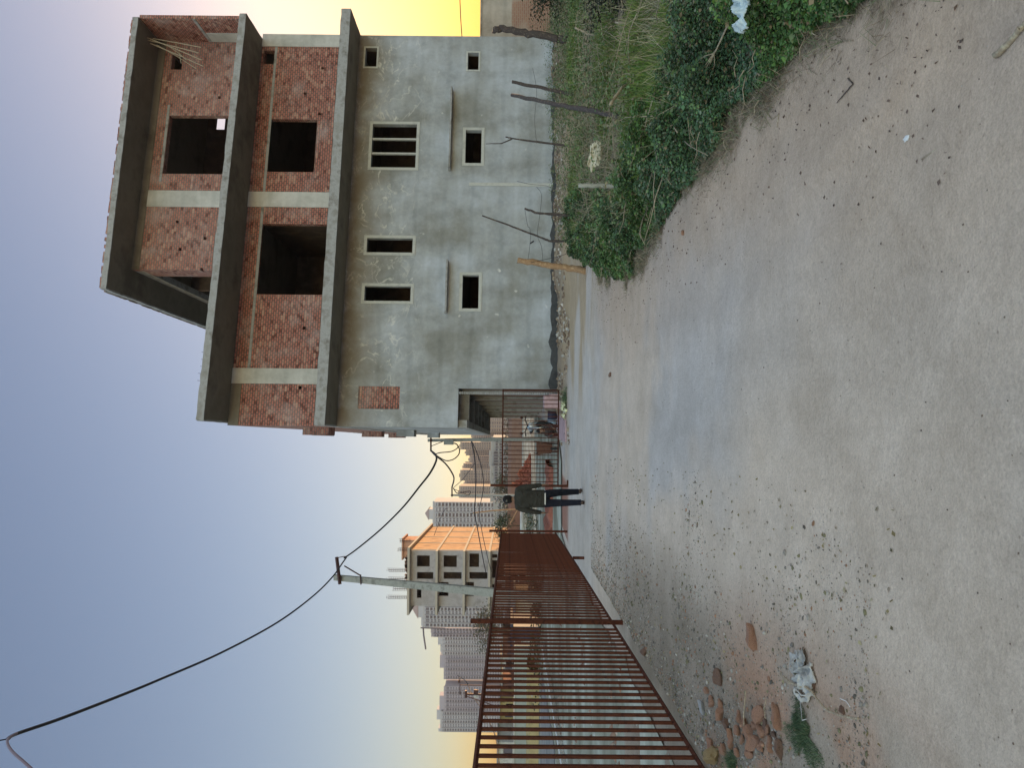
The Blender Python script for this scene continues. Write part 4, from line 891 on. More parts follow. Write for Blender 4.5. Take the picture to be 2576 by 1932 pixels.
# crumpled things
def crumple(name, c, sx, sy, h, m, label, cat, seed, rot=0, n=44, fold=5, hole=.0, th=.003):
    bm = bmesh.new(); V = {}
    for i in range(n + 1):
        for j in range(n + 1):
            u = i / n * 2 - 1; v = j / n * 2 - 1
            e = 1 - max(abs(u), abs(v)) ** 3
            q = Vector((u * 1.6, v * 1.6, seed)); wx = mnoise.noise(q) * .45; wy = mnoise.noise(q + Vector((7, 3, 0))) * .45
            r = abs(mnoise.noise(Vector((u * fold * .5 + wx * 3, v * fold * .22, seed + 4)))) ; r2 = abs(mnoise.noise(Vector((u * fold, v * fold, seed + 9))))
            edge = 1 + .35 * mnoise.noise(Vector((u * 2.1, v * 2.1, seed + 20)))
            V[i, j] = bm.verts.new(((u + wx * .4) * sx * edge, (v + wy * .4) * sy * edge, h * (.15 + .85 * e * (1 - 2.2 * r) + .25 * r2) if e > .02 else .002))
    for i in range(n):
        for j in range(n):
            u = (i + .5) / n * 2 - 1; v = (j + .5) / n * 2 - 1
            if u * u + v * v > 1.02 + .5 * mnoise.noise(Vector((u * 3, v * 3, seed + 30))): continue
            if hole and mnoise.noise(Vector((u * 2.6, v * 2.6, seed + 40))) > hole: continue
            bm.faces.new((V[i, j], V[i + 1, j], V[i + 1, j + 1], V[i, j + 1]))
    for v in [v for v in bm.verts if not v.link_faces]: bm.verts.remove(v)
    bmesh.ops.rotate(bm, verts=bm.verts, cent=(0, 0, 0), matrix=Matrix.Rotation(rot, 3, 'Z'))
    me = bpy.data.meshes.new(name); bm.to_mesh(me); bm.free(); me.materials.append(m); me.polygons.foreach_set('use_smooth', [True] * len(me.polygons))
    o = bpy.data.objects.new(name, me); col.objects.link(o); o.location = c; sm = o.modifiers.new('thick', 'SOLIDIFY'); sm.thickness = th
    return tag(o, label, cat)
c = gp(2026, 1700); crumple('crumpled_cloth', (c.x, c.y, hz(c.x, c.y) + .004), .125, .15, .045, M['cloth'], 'dirty white crumpled cloth lying on the bare dirt', 'cloth', 3.3, rot=.5, fold=6, n=80, hole=.34)
for i in range(3):
    a0 = random.uniform(0, 6.28); q = [Vector((c.x + math.cos(a0 + k * .5) * (.05 + .02 * k) * (1 + .3 * (i % 3)), c.y + math.sin(a0 + k * .6) * (.06 + .018 * k), hz(c.x, c.y) + .03 + .02 * math.sin(k * 1.3 + i))) for k in range(6)]
    b = MB(); b.tube(q, [.003, .005, .004, .005, .004, .002], 6, flat=.3); o = b.build('cloth_strip', M['cloth'], None, True); tag(o, 'torn strip of the dirty white cloth tangled on top of it', 'cloth', 'strips of torn cloth')
c = gp(1880, 18, .28); c = at(1878, 26, 3.95); crumple('plastic_bag', c, .10, .075, .08, M['wbag'], 'pale blue plastic bag caught on top of the weeds', 'bag', 8.1, fold=4)
c = gp(1500, 392, .3); o = crumple('paper_sheet', c, .30, .13, .08, M['paper'], 'torn cream paper sheet caught in the dry stalks', 'paper', 12.2, fold=2); o.rotation_euler = (1.0, .2, .5)
c = gp(1427, 1030); crumple('plastic_wrap', (c.x, c.y, .02), .30, .35, .16, M['ybag'], 'crumpled pale yellow plastic wrap by the gate foot', 'wrapper', 5.7, hole=.15)
c = gp(1402, 733); crumple('plastic_scrap', (c.x, c.y, hz(c.x, c.y) + .02), .13, .12, .07, M['ybag'], 'small yellow plastic scrap beside the building plinth', 'wrapper', 6.7)
c = gp(2272, 347); crumple('paper_scrap', (c.x, c.y, hz(c.x, c.y) + .003), .010, .022, .004, M['white'], 'tiny torn white paper scrap in the road', 'paper', 2.7, n=16)
c = gp(1470, 640); crumple('plastic_scrap', (c.x, c.y, .05), .12, .12, .08, M['wbag'], 'bluish plastic scrap at the foot of the thick stake', 'wrapper', 9.7)
c = gp(1523, 652, .12); crumple('plastic_scrap', c, .09, .04, .05, M['white'], 'white plastic scrap in the near green weeds', 'wrapper', 1.7)
# ------------------------------------------------------------------ rusty fence and gate
A_ = 2.49
def FXY(y): return -.0779 * y - A_
FR = thing('railing_fence', (FXY(20.2), 20.2, 0), 'long rust-brown steel bar fence running along the road', 'fence')
def zb(y): return np.interp(y, [4, 5.64, 15.5, 20.2], [.05, .07, .224, .33])
b = MB(); b.tube([(FXY(y), y, 1.812) for y in (20.2, 15, 10, 7, 4.2)], .021, 4); relb(b, 'top_rail', M['rust'], FR)
b = MB(); b.tube([(FXY(y), y, zb(y)) for y in (20.2, 15.5, 12, 9, 7, 5.6, 4.2)], .021, 4); relb(b, 'bottom_rail', M['rust'], FR)
barm = None; k = 0; yy = 5.674 - .181 * 8
while yy < 20.1:
    x = FXY(yy); z0 = float(zb(yy)) + .012; z1 = 1.80
    if barm is None:
        bb = MB(); bb.box((-.0120, -.0140, 0), (.0120, .0140, 1)); o = bb.build('bar', M['rust'], None, False); barm = o
    else: o = barm.copy(); col.objects.link(o)
    if abs(yy - 10.05) > .04:
        o.parent = FR; o.location = Vector((x, yy, z0)) - FR.location; o.scale = (1, 1, z1 - z0); o.rotation_euler = (0, random.gauss(0, .0012), 0)
    yy += .181; k += 1
for y, z1, z0 in ((20.2, 2.14, -.02), (15.62, .24, -.02), (10.05, 2.09, -.02), (5.0, 2.09, -.02)):
    b = MB(); x = FXY(y) + .045; b.box((x - .026, y - .026, z0), (x + .026, y + .026, z1)); relb(b, 'post', M['rust'], FR)
GT = thing('steel_gate', (-2.78, 20.3, 0), 'rusty steel bar gate leaf joining the post to the building corner', 'gate')
g0 = at(1335, 1219, 20.25); g1 = at(1338, 981, 21.3)
def gpt(f, z): return (g0.x + (g1.x - g0.x) * f, g0.y + (g1.y - g0.y) * f, z)
zt, zbt = 1.80, .275
b = MB(); b.tube([gpt(0, zt), gpt(1, zt + .015)], .019, 4); relb(b, 'top_rail', M['rust'], GT)
b = MB(); b.tube([gpt(0, zbt), gpt(1, zbt - .06)], .019, 4); relb(b, 'bottom_rail', M['rust'], GT)
for i in range(22):
    f = (i + .6) / 22; bb = MB(); bb.box((-.0105, -.0105, 0), (.0105, .0105, 1))
    if i == 0: o = bb.build('bar', M['rust'], None, True); b0 = o
    else: o = b0.copy(); col.objects.link(o)
    o.parent = GT; o.location = Vector(gpt(f, zbt - .05 * f + .01)) - GT.location; o.scale = (1, 1, zt - zbt + .05 * f - .012)
b = MB(); b.tube([gpt(1, zbt - .06), gpt(1, zt + .03)], .02, 4); relb(b, 'end_stile', M['rust'], GT)
pp = gp(1430, 1223); b = MB(); b.box((pp.x - .03, pp.y - .03, -.02), (pp.x + .03, pp.y + .03, 2.12)); relb(b, 'post', M['rust'], GT)
b = MB(); b.box((pp.x + .031, pp.y - .05, .0), (pp.x + .16, pp.y + .02, .045)); relb(b, 'drop_bolt', M['rust'], GT)
# ------------------------------------------------------------------ electricity poles
def epole(name, top, base, wt, wb, label, arm=None, clamp=True, box_=None):
    root = thing(name, (base.x, base.y, 0), label, 'utility pole', 'utility poles carrying the cable')
    b = MB(); n = 10
    for i in range(n):
        a = base.lerp(top, i / n); c = base.lerp(top, (i + 1) / n); wa = wb + (wt - wb) * i / n; wc = wb + (wt - wb) * (i + 1) / n
        ring = lambda q, w_: [(q.x - w_ / 2, q.y - w_ * .35, q.z), (q.x + w_ / 2, q.y - w_ * .35, q.z), (q.x + w_ / 2, q.y + w_ * .35, q.z), (q.x - w_ / 2, q.y + w_ * .35, q.z)]
        A, Bq = ring(a, wa), ring(c, wc)
        for k in range(4): b.quad([A[k], A[(k + 1) % 4], Bq[(k + 1) % 4], Bq[k]])
        if i == n - 1: b.quad(Bq)
    relb(b, 'shaft', M['concrete_pole'], root)
    return root
d1 = 21.0
top1 = at(840, 1453, d1); low = at(1240, 1491, d1); base1 = low + (low - top1) * ((low.z + .3) / (top1.z - low.z)); 
P1_ = epole('utility_pole', top1, base1, .15, .27, 'tall leaning concrete utility pole behind the rusty fence')
b = MB(); a0 = at(847, 1402, d1 - .12); a1 = at(855, 1470, d1 - .12); b.tube([a0, a1], .05, 4); relb(b, 'cross_arm', M['steel'], P1_)
b = MB(); b.tube([at(866, 1424, d1 - .15), at(906, 1448, d1 - .13)], .02, 4); relb(b, 'brace', M['steel'], P1_)
b = MB(); b.tube([at(907, 1446, d1 - .12), at(908, 1471, d1 - .12)], .02, 4); relb(b, 'clamp', M['steel'], P1_)
b = MB(); b.tube([at(846, 1404, d1 - .15), at(868, 1400, d1 - .15)], .012, 5); relb(b, 'hook', M['steel'], P1_)
d2 = 40.0
top2 = at(1076, 1108, d2); base2 = at(1365, 1104, d2); base2.z = -.2
P2_ = epole('utility_pole', top2, base2, .15, .22, 'concrete utility pole against the building flank')
b = MB(); b.tube([at(1084, 1098, d2 - .2), at(1084, 1133, d2 - .2)], .045, 4); relb(b, 'cross_arm', M['rust'], P2_)
b = MB(); b.tube([at(1086, 1122, d2 - .2), at(1114, 1111, d2 - .2)], .02, 4); relb(b, 'brace', M['steel'], P2_)
q = at(1129, 1112, d2 - .2); b = MB(); b.box((q.x - .14, q.y - .12, q.z - .26), (q.x + .14, q.y + .12, q.z + .26)); relb(b, 'junction_box', M['concrete_pole'], P2_)
d3 = 75.0
top3 = at(1134, 1246, d3); base3 = at(1325, 1247, d3); base3.z = -.2
P3_ = epole('utility_pole', top3, base3, .18, .24, 'distant thin utility pole before the hazy towers')
b = MB(); b.tube([at(1137, 1224, d3 - .2), at(1137, 1250, d3 - .2)], .07, 4); relb(b, 'cross_arm', M['steel'], P3_)
b = MB(); b.tube([at(1140, 1230, d3 - .2), at(1172, 1243, d3 - .2)], .03, 4); relb(b, 'brace', M['steel'], P3_)
# scaffold-like tan bamboo line pole with a strut
BP = thing('bamboo_pole', tuple(gp(1325, 1281)), 'thin tan bamboo wire pole with a slanting strut beside the walker head', 'pole')
dB = gp(1325, 1281).y
b = MB(); b.tube([at(1325, 1280, dB), at(1240, 1285, dB), at(1190, 1291, dB)], .07, 6); relb(b, 'upright', M['wood'], BP)
b = MB(); b.tube([at(1302, 1283, dB), at(1283, 1318, dB)], .06, 6); relb(b, 'strut', M['wood'], BP)
b = MB(); b.tube([at(1183, 1293, dB), at(1205, 1289, dB)], .04, 5); relb(b, 'tip', M['darkwood'], BP)
# cables
CG = 'overhead cables strung from pole to pole'
wire([(95, 1950), (60, 1918), (32, 1893), (19, 1872), (22, 1858), (42, 1846)], [6.6, 6.8, 7.0, 7.2, 7.4, 7.6], .0135, 'grey plastic conduit bending at the start of the thick cable', 'cable', CG, mat('grey_conduit', (.16, .12, .16), .5))
wire([(20, 1860), (45, 1846), (155, 1808), (300, 1752), (400, 1711), (560, 1641), (700, 1565), (790, 1498), (838, 1450), (862, 1416), (872, 1402)], [7.4, 7.7, 8.6, 10.1, 11.3, 13.4, 15.8, 18.2, 20.3, 20.6, 20.8], [.018, .019, .021, .020, .021, .019, .020, .019], 'thick black twisted cable from overhead to the leaning pole', 'cable', CG, sub=10)
wire([(-12, 1866), (20, 1860)], [7.3, 7.4], .006, 'short wire tying the thick cable to something overhead', 'wire', CG)
wire([(866, 1404), (900, 1380), (960, 1330), (1015, 1275), (1055, 1225), (1082, 1190), (1097, 1160), (1096, 1145), (1084, 1134)], dseq(9, 20.9, 39.8), [.022, .03, .045, .055], 'sagging black cable between the leaning pole and the flank pole', 'cable', CG, sub=10)
wire([(1084, 1133), (1095, 1146), (1120, 1166), (1136, 1188), (1142, 1205), (1137, 1226)], dseq(6, 39.8, 74.8), [.04, .06, .075], 'cable running from the flank pole to the distant pole', 'cable', CG)
wire([(1097, 1142), (1108, 1139), (1135, 1136), (1150, 1128), (1152, 1122)], dseq(5, 39.7, 39.6), .03, 'small cable loop under the flank pole arm', 'cable', CG)
wire([(1086, 1136), (1104, 1150), (1122, 1159), (1140, 1156), (1153, 1145), (1156, 1132), (1150, 1119), (1142, 1115)], dseq(8, 39.7, 39.6), .032, 'big cable loop hanging beside the junction box', 'cable', CG)
wire([(1140, 1227), (1150, 1241), (1168, 1238), (1182, 1236), (1181, 1244), (1172, 1246)], dseq(6, 74.7, 74.7), .05, 'cable loop on the distant pole', 'cable', CG)
wire([(1186, 1110), (1188, 1120), (1194, 1150), (1197, 1200), (1196, 1250), (1194, 1290), (1203, 1340), (1212, 1390), (1222, 1440)], dseq(9, 40, 66), .04, 'higher of two low wires crossing before the towers', 'wire', CG)
wire([(1187, 1111), (1202, 1145), (1213, 1185), (1216, 1230), (1206, 1288), (1213, 1340), (1226, 1400), (1236, 1440)], dseq(8, 40, 66), .028, 'lower of two low wires crossing before the towers', 'wire', CG)
wire([(1142, 1226), (1165, 1205), (1195, 1165)], [74.5, 70, 62], .03, 'thin wire slanting down from the distant pole', 'wire', CG)
wire([(1155, -40), (1157, 0), (1159, 45), (1162, 90)], [33, 33, 33, 33], .022, 'thin wire against the yellow sunset sky', 'wire', CG)
wire([(1092, 1348), (1110, 1299), (1122, 1279)], [85, 84, 83], .03, 'thin wire before the white tower', 'wire', CG)
# ------------------------------------------------------------------ compound wall beyond the right corner
def wall_mix():
    m = plaster_mat('worn_wall', [(.34, .31, .27), (.42, .38, .33), (.47, .44, .40)], False)
    n = m.node_tree.nodes; l = m.node_tree.links; b = n['Principled BSDF']; src = b.inputs['Base Color'].links[0].from_socket
    uv = n.new('ShaderNodeUVMap'); sp = n.new('ShaderNodeSeparateXYZ'); l.new(uv.outputs[0], sp.inputs[0])
    bt = n.new('ShaderNodeTexBrick'); bt.inputs['Scale'].default_value = 1; bt.inputs['Brick Width'].default_value = .23; bt.inputs['Row Height'].default_value = .078; bt.inputs['Mortar Size'].default_value = .012
    bt.inputs['Color1'].default_value = (.34, .19, .13, 1); bt.inputs['Color2'].default_value = (.28, .15, .11, 1); bt.inputs['Mortar'].default_value = (.33, .25, .20, 1); l.new(uv.outputs[0], bt.inputs['Vector'])
    mr = n.new('ShaderNodeMapRange'); mr.inputs['From Min'].default_value = 1.75; mr.inputs['From Max'].default_value = 1.68; l.new(sp.outputs['Y'], mr.inputs['Value'])
    z = n.new('ShaderNodeTexNoise'); z.inputs['Scale'].default_value = .55; z.inputs['Detail'].default_value = 6; l.new(uv.outputs[0], z.inputs['Vector'])
    r = n.new('ShaderNodeValToRGB'); r.color_ramp.elements[0].position = .42; r.color_ramp.elements[0].color = (.15, .15, .15, 1); r.color_ramp.elements[1].position = .52; r.color_ramp.elements[1].color = (.9, .9, .9, 1); l.new(z.outputs['Fac'], r.inputs['Fac'])
    f = n.new('ShaderNodeMath'); f.operation = 'MULTIPLY'; l.new(mr.outputs['Result'], f.inputs[0]); l.new(r.outputs['Color'], f.inputs[1])
    x = n.new('ShaderNodeMix'); x.data_type = 'RGBA'; l.new(f.outputs[0], x.inputs['Factor']); l.new(src, x.inputs['A']); l.new(bt.outputs['Color'], x.inputs['B']); l.new(x.outputs['Result'], b.inputs['Base Color'])
    return m
wm = wall_mix()
b = MB(); b.box((12.9, 29.9, -.4), (75, 30.14, 2.93)); o = b.build('compound_wall', wm); tag(o, 'worn plaster and brick compound wall beyond the building corner', 'wall')
b = MB(); b.box((12.9, 29.86, 2.932), (75, 30.18, 2.99)); c_ = b.build('coping', M['slab_edge']); c_.parent = o
b = MB(); b.box((12.9, 29.85, -.4), (13.1, 29.897, 2.93)); 
for x in (18, 23.5, 29, 34.5, 40): b.box((x, 29.84, -.4), (x + .3, 29.897, 2.93))
# ------------------------------------------------------------------ people
def ell_tube(mb, pts, rs, n=14):
    """pts list of Vectors, rs list of (rx, ry) with x sideways / y depth"""
    base = len(mb.v); P = [Vector(p) for p in pts]
    for i, p in enumerate(P):
        t = (P[min(i + 1, len(P) - 1)] - P[max(i - 1, 0)]).normalized()
        u = Vector((1, 0, 0)); u = (u - t * u.dot(t)).normalized(); v = t.cross(u)
        for k in range(n):
            a = 2 * PI * k / n; mb.v.append(tuple(p + u * math.cos(a) * rs[i][0] + v * math.sin(a) * rs[i][1]))
    for i in range(len(P) - 1):
        for k in range(n):
            a = base + i * n + k; b_ = base + i * n + (k + 1) % n; mb.f.append((a, b_, b_ + n, a + n)); mb.uv.append([(0, 0)] * 4); mb.mi.append(0)
    mb.f.append(tuple(base + k for k in reversed(range(n)))); mb.uv.append([(0, 0)] * n); mb.mi.append(0)
    e = base + (len(P) - 1) * n; mb.f.append(tuple(e + k for k in range(n))); mb.uv.append([(0, 0)] * n); mb.mi.append(0)
def fuse(mb, name, m, parent, vox=.011, smooth_it=3):
    o = mb.build(name, m, parent, True)
    r = o.modifiers.new('fuse', 'REMESH'); r.mode = 'VOXEL'; r.voxel_size = vox; r.use_smooth_shade = True
    s = o.modifiers.new('soft', 'SMOOTH'); s.iterations = smooth_it; s.factor = .5
    return o
def V(*a): return Vector(a)
def hand(mb, wrist, d, side, sc_=1.0):
    """palm and five separate fingers hanging along d (unit), side = +-1 (thumb forward, +y)"""
    f = V(0, 1, 0); s = V(side, 0, 0)
    ell_tube(mb, [wrist - d * .03, wrist + d * .02, wrist + d * .06, wrist + d * .095], [(.022, .027), (.022, .034), (.018, .042), (.014, .040)], 10)
    for i, (o_, L, r) in enumerate(((.031, .072, .0085), (.011, .082, .009), (-.010, .076, .0087), (-.030, .060, .0075))):
        p = wrist + d * .088 + f * o_; ell_tube(mb, [p, p + d * L * .45 - s * .006, p + d * L * .8 - s * .018, p + d * L * .97 - s * .030], [(r, r), (r * .95, r), (r * .85, r * .9), (r * .6, r * .6)], 7)
    p = wrist + d * .03 + f * .036; ell_tube(mb, [p, p + d * .03 + f * .022 - s * .008, p + d * .062 + f * .030 - s * .014], [(.012, .012), (.0105, .0105), (.007, .007)], 7)
def head(mb, c, h=.225, w_=.155, dpt=.19, face=1):
    """c = chin-to-crown centre; face +1 looks along +y"""
    R = [(-.50, .30, .34, .10), (-.40, .55, .58, .07), (-.25, .74, .78, .03), (-.08, .88, .92, .0), (.1, .97, 1.0, -.02), (.26, .95, .98, -.03), (.38, .78, .84, -.03), (.46, .50, .55, -.03), (.5, .2, .22, -.03)]
    ell_tube(mb, [c + V(0, r[3] * face, r[0] * h) for r in R], [(r[1] * w_ / 2, r[2] * dpt / 2) for r in R], 18)
    # nose, brow, lips, ears
    y = face * dpt * .47
    ell_tube(mb, [c + V(0, y, .01), c + V(0, y + face * .02, -.03), c + V(0, y + face * .006, -.042)], [(.008, .01), (.014, .012), (.010, .008)], 8)
    ell_tube(mb, [c + V(-.022, y - face * .004, -.068), c + V(0, y + face * .006, -.066), c + V(.022, y - face * .004, -.068)], [(.006, .007)] * 3, 8)
    for s in (-1, 1):
        ell_tube(mb, [c + V(s * w_ * .49, -.005, -.03), c + V(s * w_ * .54, -.012, .0), c + V(s * w_ * .53, -.012, .025)], [(.007, .012), (.009, .019), (.006, .013)], 8)
# --- walker, seen from behind
pw = gp(1472, 1255); pw = Vector((at(1380, 1255, 15.75).x, 15.75, 0)); gz = hz(pw.x, pw.y)
PW = thing('person', (pw.x, pw.y, gz), 'person walking away in an olive jacket and dark navy jeans', 'person')
PW.rotation_euler = (0, 0, math.radians(2))
hipR, hipL = V(.092, 0, .90), V(-.092, 0, .90)
kR, kL = V(.115, .20, .50), V(-.085, -.01, .49)
aR, aL = V(.125, .27, .105), V(-.050, -.19, .095)
shR, shL = V(.190, -.005, 1.405), V(-.190, -.005, 1.405)
eR, eL = V(.262, -.02, 1.13), V(-.268, -.025, 1.13)
wR, wL = V(.285, .045, .90), V(-.300, .03, .90)
hc = V(-.022, .03, 1.605)
b = MB()
ell_tube(b, [V(0, 0, .86), V(0, 0, .95), V(0, -.005, 1.10), V(0, -.01, 1.25), V(0, -.01, 1.36), V(-.005, 0, 1.43), V(-.012, .005, 1.47)], [(.155, .11), (.16, .115), (.135, .10), (.155, .11), (.165, .11), (.10, .08), (.055, .055)], 18)
ell_tube(b, [V(-.012, .0, 1.43), V(-.018, .015, 1.53)], [(.058, .058), (.052, .055)], 12)
head(b, hc)
for s, sh, e, w_ in ((1, shR, eR, wR), (-1, shL, eL, wL)):
    ell_tube(b, [sh - V(s * .06, 0, 0), sh, (sh + e) / 2, e, (e + w_) / 2, w_], [(.05, .055), (.052, .055), (.044, .047), (.038, .040), (.036, .036), (.024, .028)], 12)
    hand(b, w_, (w_ - e).normalized(), s)
for h_, k_, a_ in ((hipR, kR, aR), (hipL, kL, aL)):
    ell_tube(b, [h_ + V(0, 0, .05), h_ - V(0, 0, .08), (h_ + k_) / 2, k_, k_ * .65 + a_ * .35 + V(0, -.012, 0), a_ + V(0, 0, .04), a_], [(.085, .10), (.085, .095), (.070, .078), (.053, .058), (.052, .060), (.034, .038), (.034, .042)], 12)
body = fuse(b, 'body', M['skin'], PW, .010, 2)
b = MB()
ell_tube(b, [V(0, .0, .845), V(0, 0, .87), V(0, .0, .98), V(0, -.005, 1.10), V(0, -.01, 1.24), V(0, -.012, 1.345), V(0, -.01, 1.405), V(-.008, .0, 1.445), V(-.012, .004, 1.475)], [(.187, .142), (.190, .145), (.187, .140), (.188, .135), (.195, .138), (.198, .135), (.160, .11), (.10, .088), (.075, .08)], 22)
for s, sh, e, w_ in ((1, shR, eR, wR), (-1, shL, eL, wL)):
    ell_tube(b, [sh - V(s * .10, 0, -.01), sh + V(s * .0, 0, -.005), sh.lerp(e, .3) + V(s * .01, 0, 0), e, e.lerp(w_, .5), e.lerp(w_, .95)], [(.07, .075), (.073, .078), (.064, .070), (.056, .060), (.052, .056), (.041, .045)], 14)
# hood lying on the shoulders and folds
ell_tube(b, [V(-.10, .02, 1.445), V(-.06, -.055, 1.45), V(0, -.075, 1.445), V(.05, -.055, 1.45), V(.085, .02, 1.445)], [(.03, .035)] * 5, 10)
ell_tube(b, [V(-.15, -.125, .93), V(0, -.150, .915), V(.15, -.125, .94)], [(.02, .012), (.03, .010), (.02, .012)], 8)
ell_tube(b, [V(-.13, -.12, 1.12), V(0, -.130, 1.09), V(.12, -.12, 1.13)], [(.016, .012), (.02, .010), (.016, .012)], 8)
for z, o_, sg in ((1.32, .04, 1), (1.22, -.05, -1), (1.02, .03, 1), (.96, -.04, -1)):
    ell_tube(b, [V(-.14, -.118, z + o_), V(-.04, -.138, z), V(.05, -.140, z - .012 * sg), V(.15, -.116, z + o_ * .4)], [(.010, .010), (.020, .012), (.020, .012), (.010, .010)], 8)
for s in (-1, 1):
    for z in (1.22, 1.10, 1.03, .97): ell_tube(b, [V(s * .19, -.05, z + .02), V(s * .25, -.078, z), V(s * .315, -.03, z + .015)], [(.010, .010), (.016, .012), (.010, .010)], 8)
fuse(b, 'jacket', M['jacket'], PW, .009, 2)
b = MB(); ell_tube(b, [V(0, 0, .822), V(0, 0, .84), V(0, 0, .87)], [(.184, .138), (.184, .138), (.178, .134)], 22); b.build('shirt_hem', M['shirt'], PW, True).location = (0, 0, 0)
b = MB()
ell_tube(b, [V(0, 0, .79), V(0, 0, .86), V(0, 0, .95)], [(.160, .122), (.162, .122), (.15, .11)], 18)
for h_, k_, a_ in ((hipR, kR, aR), (hipL, kL, aL)):
    ell_tube(b, [h_ + V(0, 0, 0), h_ - V(0, 0, .10), (h_ + k_) / 2, k_, k_ * .6 + a_ * .4, a_ + V(0, 0, .04), a_ - V(0, 0, .015)], [(.088, .118), (.095, .110), (.086, .094), (.076, .084), (.070, .078), (.062, .068), (.064, .072)], 14)
    for q in (.12, .22): c = k_.lerp(a_, 1 - q); ell_tube(b, [c + V(-.05, 0, .01), c + V(0, -.055, 0), c + V(.05, 0, .012)], [(.014, .012)] * 3, 8)
fuse(b, 'trousers', M['jeans'], PW, .010, 2)
b = MB()
HR = [(-.30, .84, .74, -.042), (-.16, 1.06, .96, -.036), (0, 1.14, 1.06, -.034), (.16, 1.16, 1.12, -.034), (.32, 1.08, 1.08, -.034), (.44, .84, .88, -.032), (.53, .50, .54, -.030), (.57, .2, .2, -.028)]
ell_tube(b, [hc + V(0, r[3], r[0] * .225) for r in HR], [(r[1] * .0775, r[2] * .095) for r in HR], 20)
for i in range(60):
    a = random.uniform(0, 6.28); z = random.uniform(-.2, .5); rr = .086 * math.sqrt(max(.05, 1 - max(0, z) ** 2 * 2.6)); p = hc + V(math.cos(a) * rr * .95, math.sin(a) * rr * 1.05 - .012, z * .225)
    ell_tube(b, [p, p + V(math.cos(a) * .006, math.sin(a) * .006, random.uniform(-.012, .012))], [(.012, .012), (.005, .005)], 6)
fuse(b, 'hair', M['hair'], PW, .007, 1)
b = MB(); ell_tube(b, [hc + V(-.018, -.140, .025), hc + V(-.020, -.138, .045), hc + V(-.016, -.126, .068)], [(.016, .004), (.028, .006), (.020, .004)], 12); b.build('greying_patch', M['scalp'], PW, True).location = (0, 0, 0)
b = MB(); ell_tube(b, [hc + V(.088, -.01, .015), hc + V(.096, -.01, .035), hc + V(.09, -.01, .058)], [(.008, .016), (.012, .022), (.008, .016)], 12); b.build('headphone', M['white'], PW, True).location = (0, 0, 0)
for nm, a_, ang, lift in (('shoe', aR, 0, 0), ('shoe', aL, .22, 0)):
    b = MB(); z0 = a_.z - .085
    heel = V(a_.x, a_.y - .06, z0 + .03 + ang * .06); toe = V(a_.x + (.02 if a_.x > 0 else -.02), a_.y + .19, z0 + .018 - .01)
    ell_tube(b, [heel + V(0, -.012, .01), heel + V(0, .02, .018), a_ + V(0, .045, -.035), heel.lerp(toe, .65), toe, toe + V(0, .02, -.002)], [(.026, .026), (.038, .042), (.042, .045), (.046, .032), (.036, .020), (.015, .01)], 12)
    ell_tube(b, [a_ + V(0, -.01, .02), a_ + V(0, -.005, -.045)], [(.040, .046), (.040, .050)], 12)
    fuse(b, nm, M['shoe'], PW, .009, 1)
# --- crouching person behind the gate
pc = gp(1409, 1083); pc = Vector((at(1400, 1083, 23.9).x, 23.9, 0))
PC = thing('person', (pc.x, pc.y, .02), 'person crouching behind the gate in a dark brown striped coat', 'person')
b = MB()
ell_tube(b, [V(0, .06, .16), V(0, .05, .26), V(0, 0, .38), V(0, -.05, .46), V(0, -.08, .50)], [(.13, .12), (.14, .12), (.15, .11), (.13, .09), (.05, .05)], 14)
ell_tube(b, [V(0, -.08, .48), V(0, -.10, .56)], [(.045, .045), (.04, .045)], 10)
head(b, V(0, -.12, .615), .19, .14, .165, -1)
for s in (-1, 1):
    ell_tube(b, [V(s * .14, -.06, .44), V(s * .19, -.16, .30), V(s * .09, -.30, .20)], [(.045, .05), (.038, .04), (.026, .028)], 10); hand(b, V(s * .09, -.30, .20), V(-s * .25, -.5, -.83).normalized(), s)
    ell_tube(b, [V(s * .09, .06, .17), V(s * .15, -.16, .30), V(s * .14, -.10, .07)], [(.075, .08), (.055, .06), (.038, .042)], 10)
    ell_tube(b, [V(s * .14, -.04, .04), V(s * .14, -.20, .03)], [(.035, .03), (.035, .02)], 10)
fuse(b, 'body', M['skin'], PC, .012, 2)
b = MB()
ell_tube(b, [V(0, .06, .10), V(0, .06, .22), V(0, .0, .36), V(0, -.04, .45), V(0, -.07, .50)], [(.16, .15), (.175, .16), (.175, .145), (.155, .12), (.07, .07)], 16)
for s in (-1, 1): ell_tube(b, [V(s * .12, -.05, .45), V(s * .195, -.16, .30), V(s * .11, -.28, .21)], [(.06, .065), (.055, .058), (.04, .042)], 12)
fuse(b, 'coat', M['stripe'], PC, .012, 2)
b = MB()
for s in (-1, 1): ell_tube(b, [V(s * .08, .08, .15), V(s * .155, -.17, .30), V(s * .145, -.10, .07)], [(.09, .09), (.07, .07), (.055, .058)], 12)
fuse(b, 'trousers', M['redcloth'], PC, .012, 2)
b = MB(); ell_tube(b, [V(0, -.095, .60), V(0, -.10, .66), V(0, -.11, .70), V(0, -.115, .725)], [(.077, .085), (.078, .088), (.062, .07), (.02, .02)], 14); fuse(b, 'hair', M['hair'], PC, .009, 1)
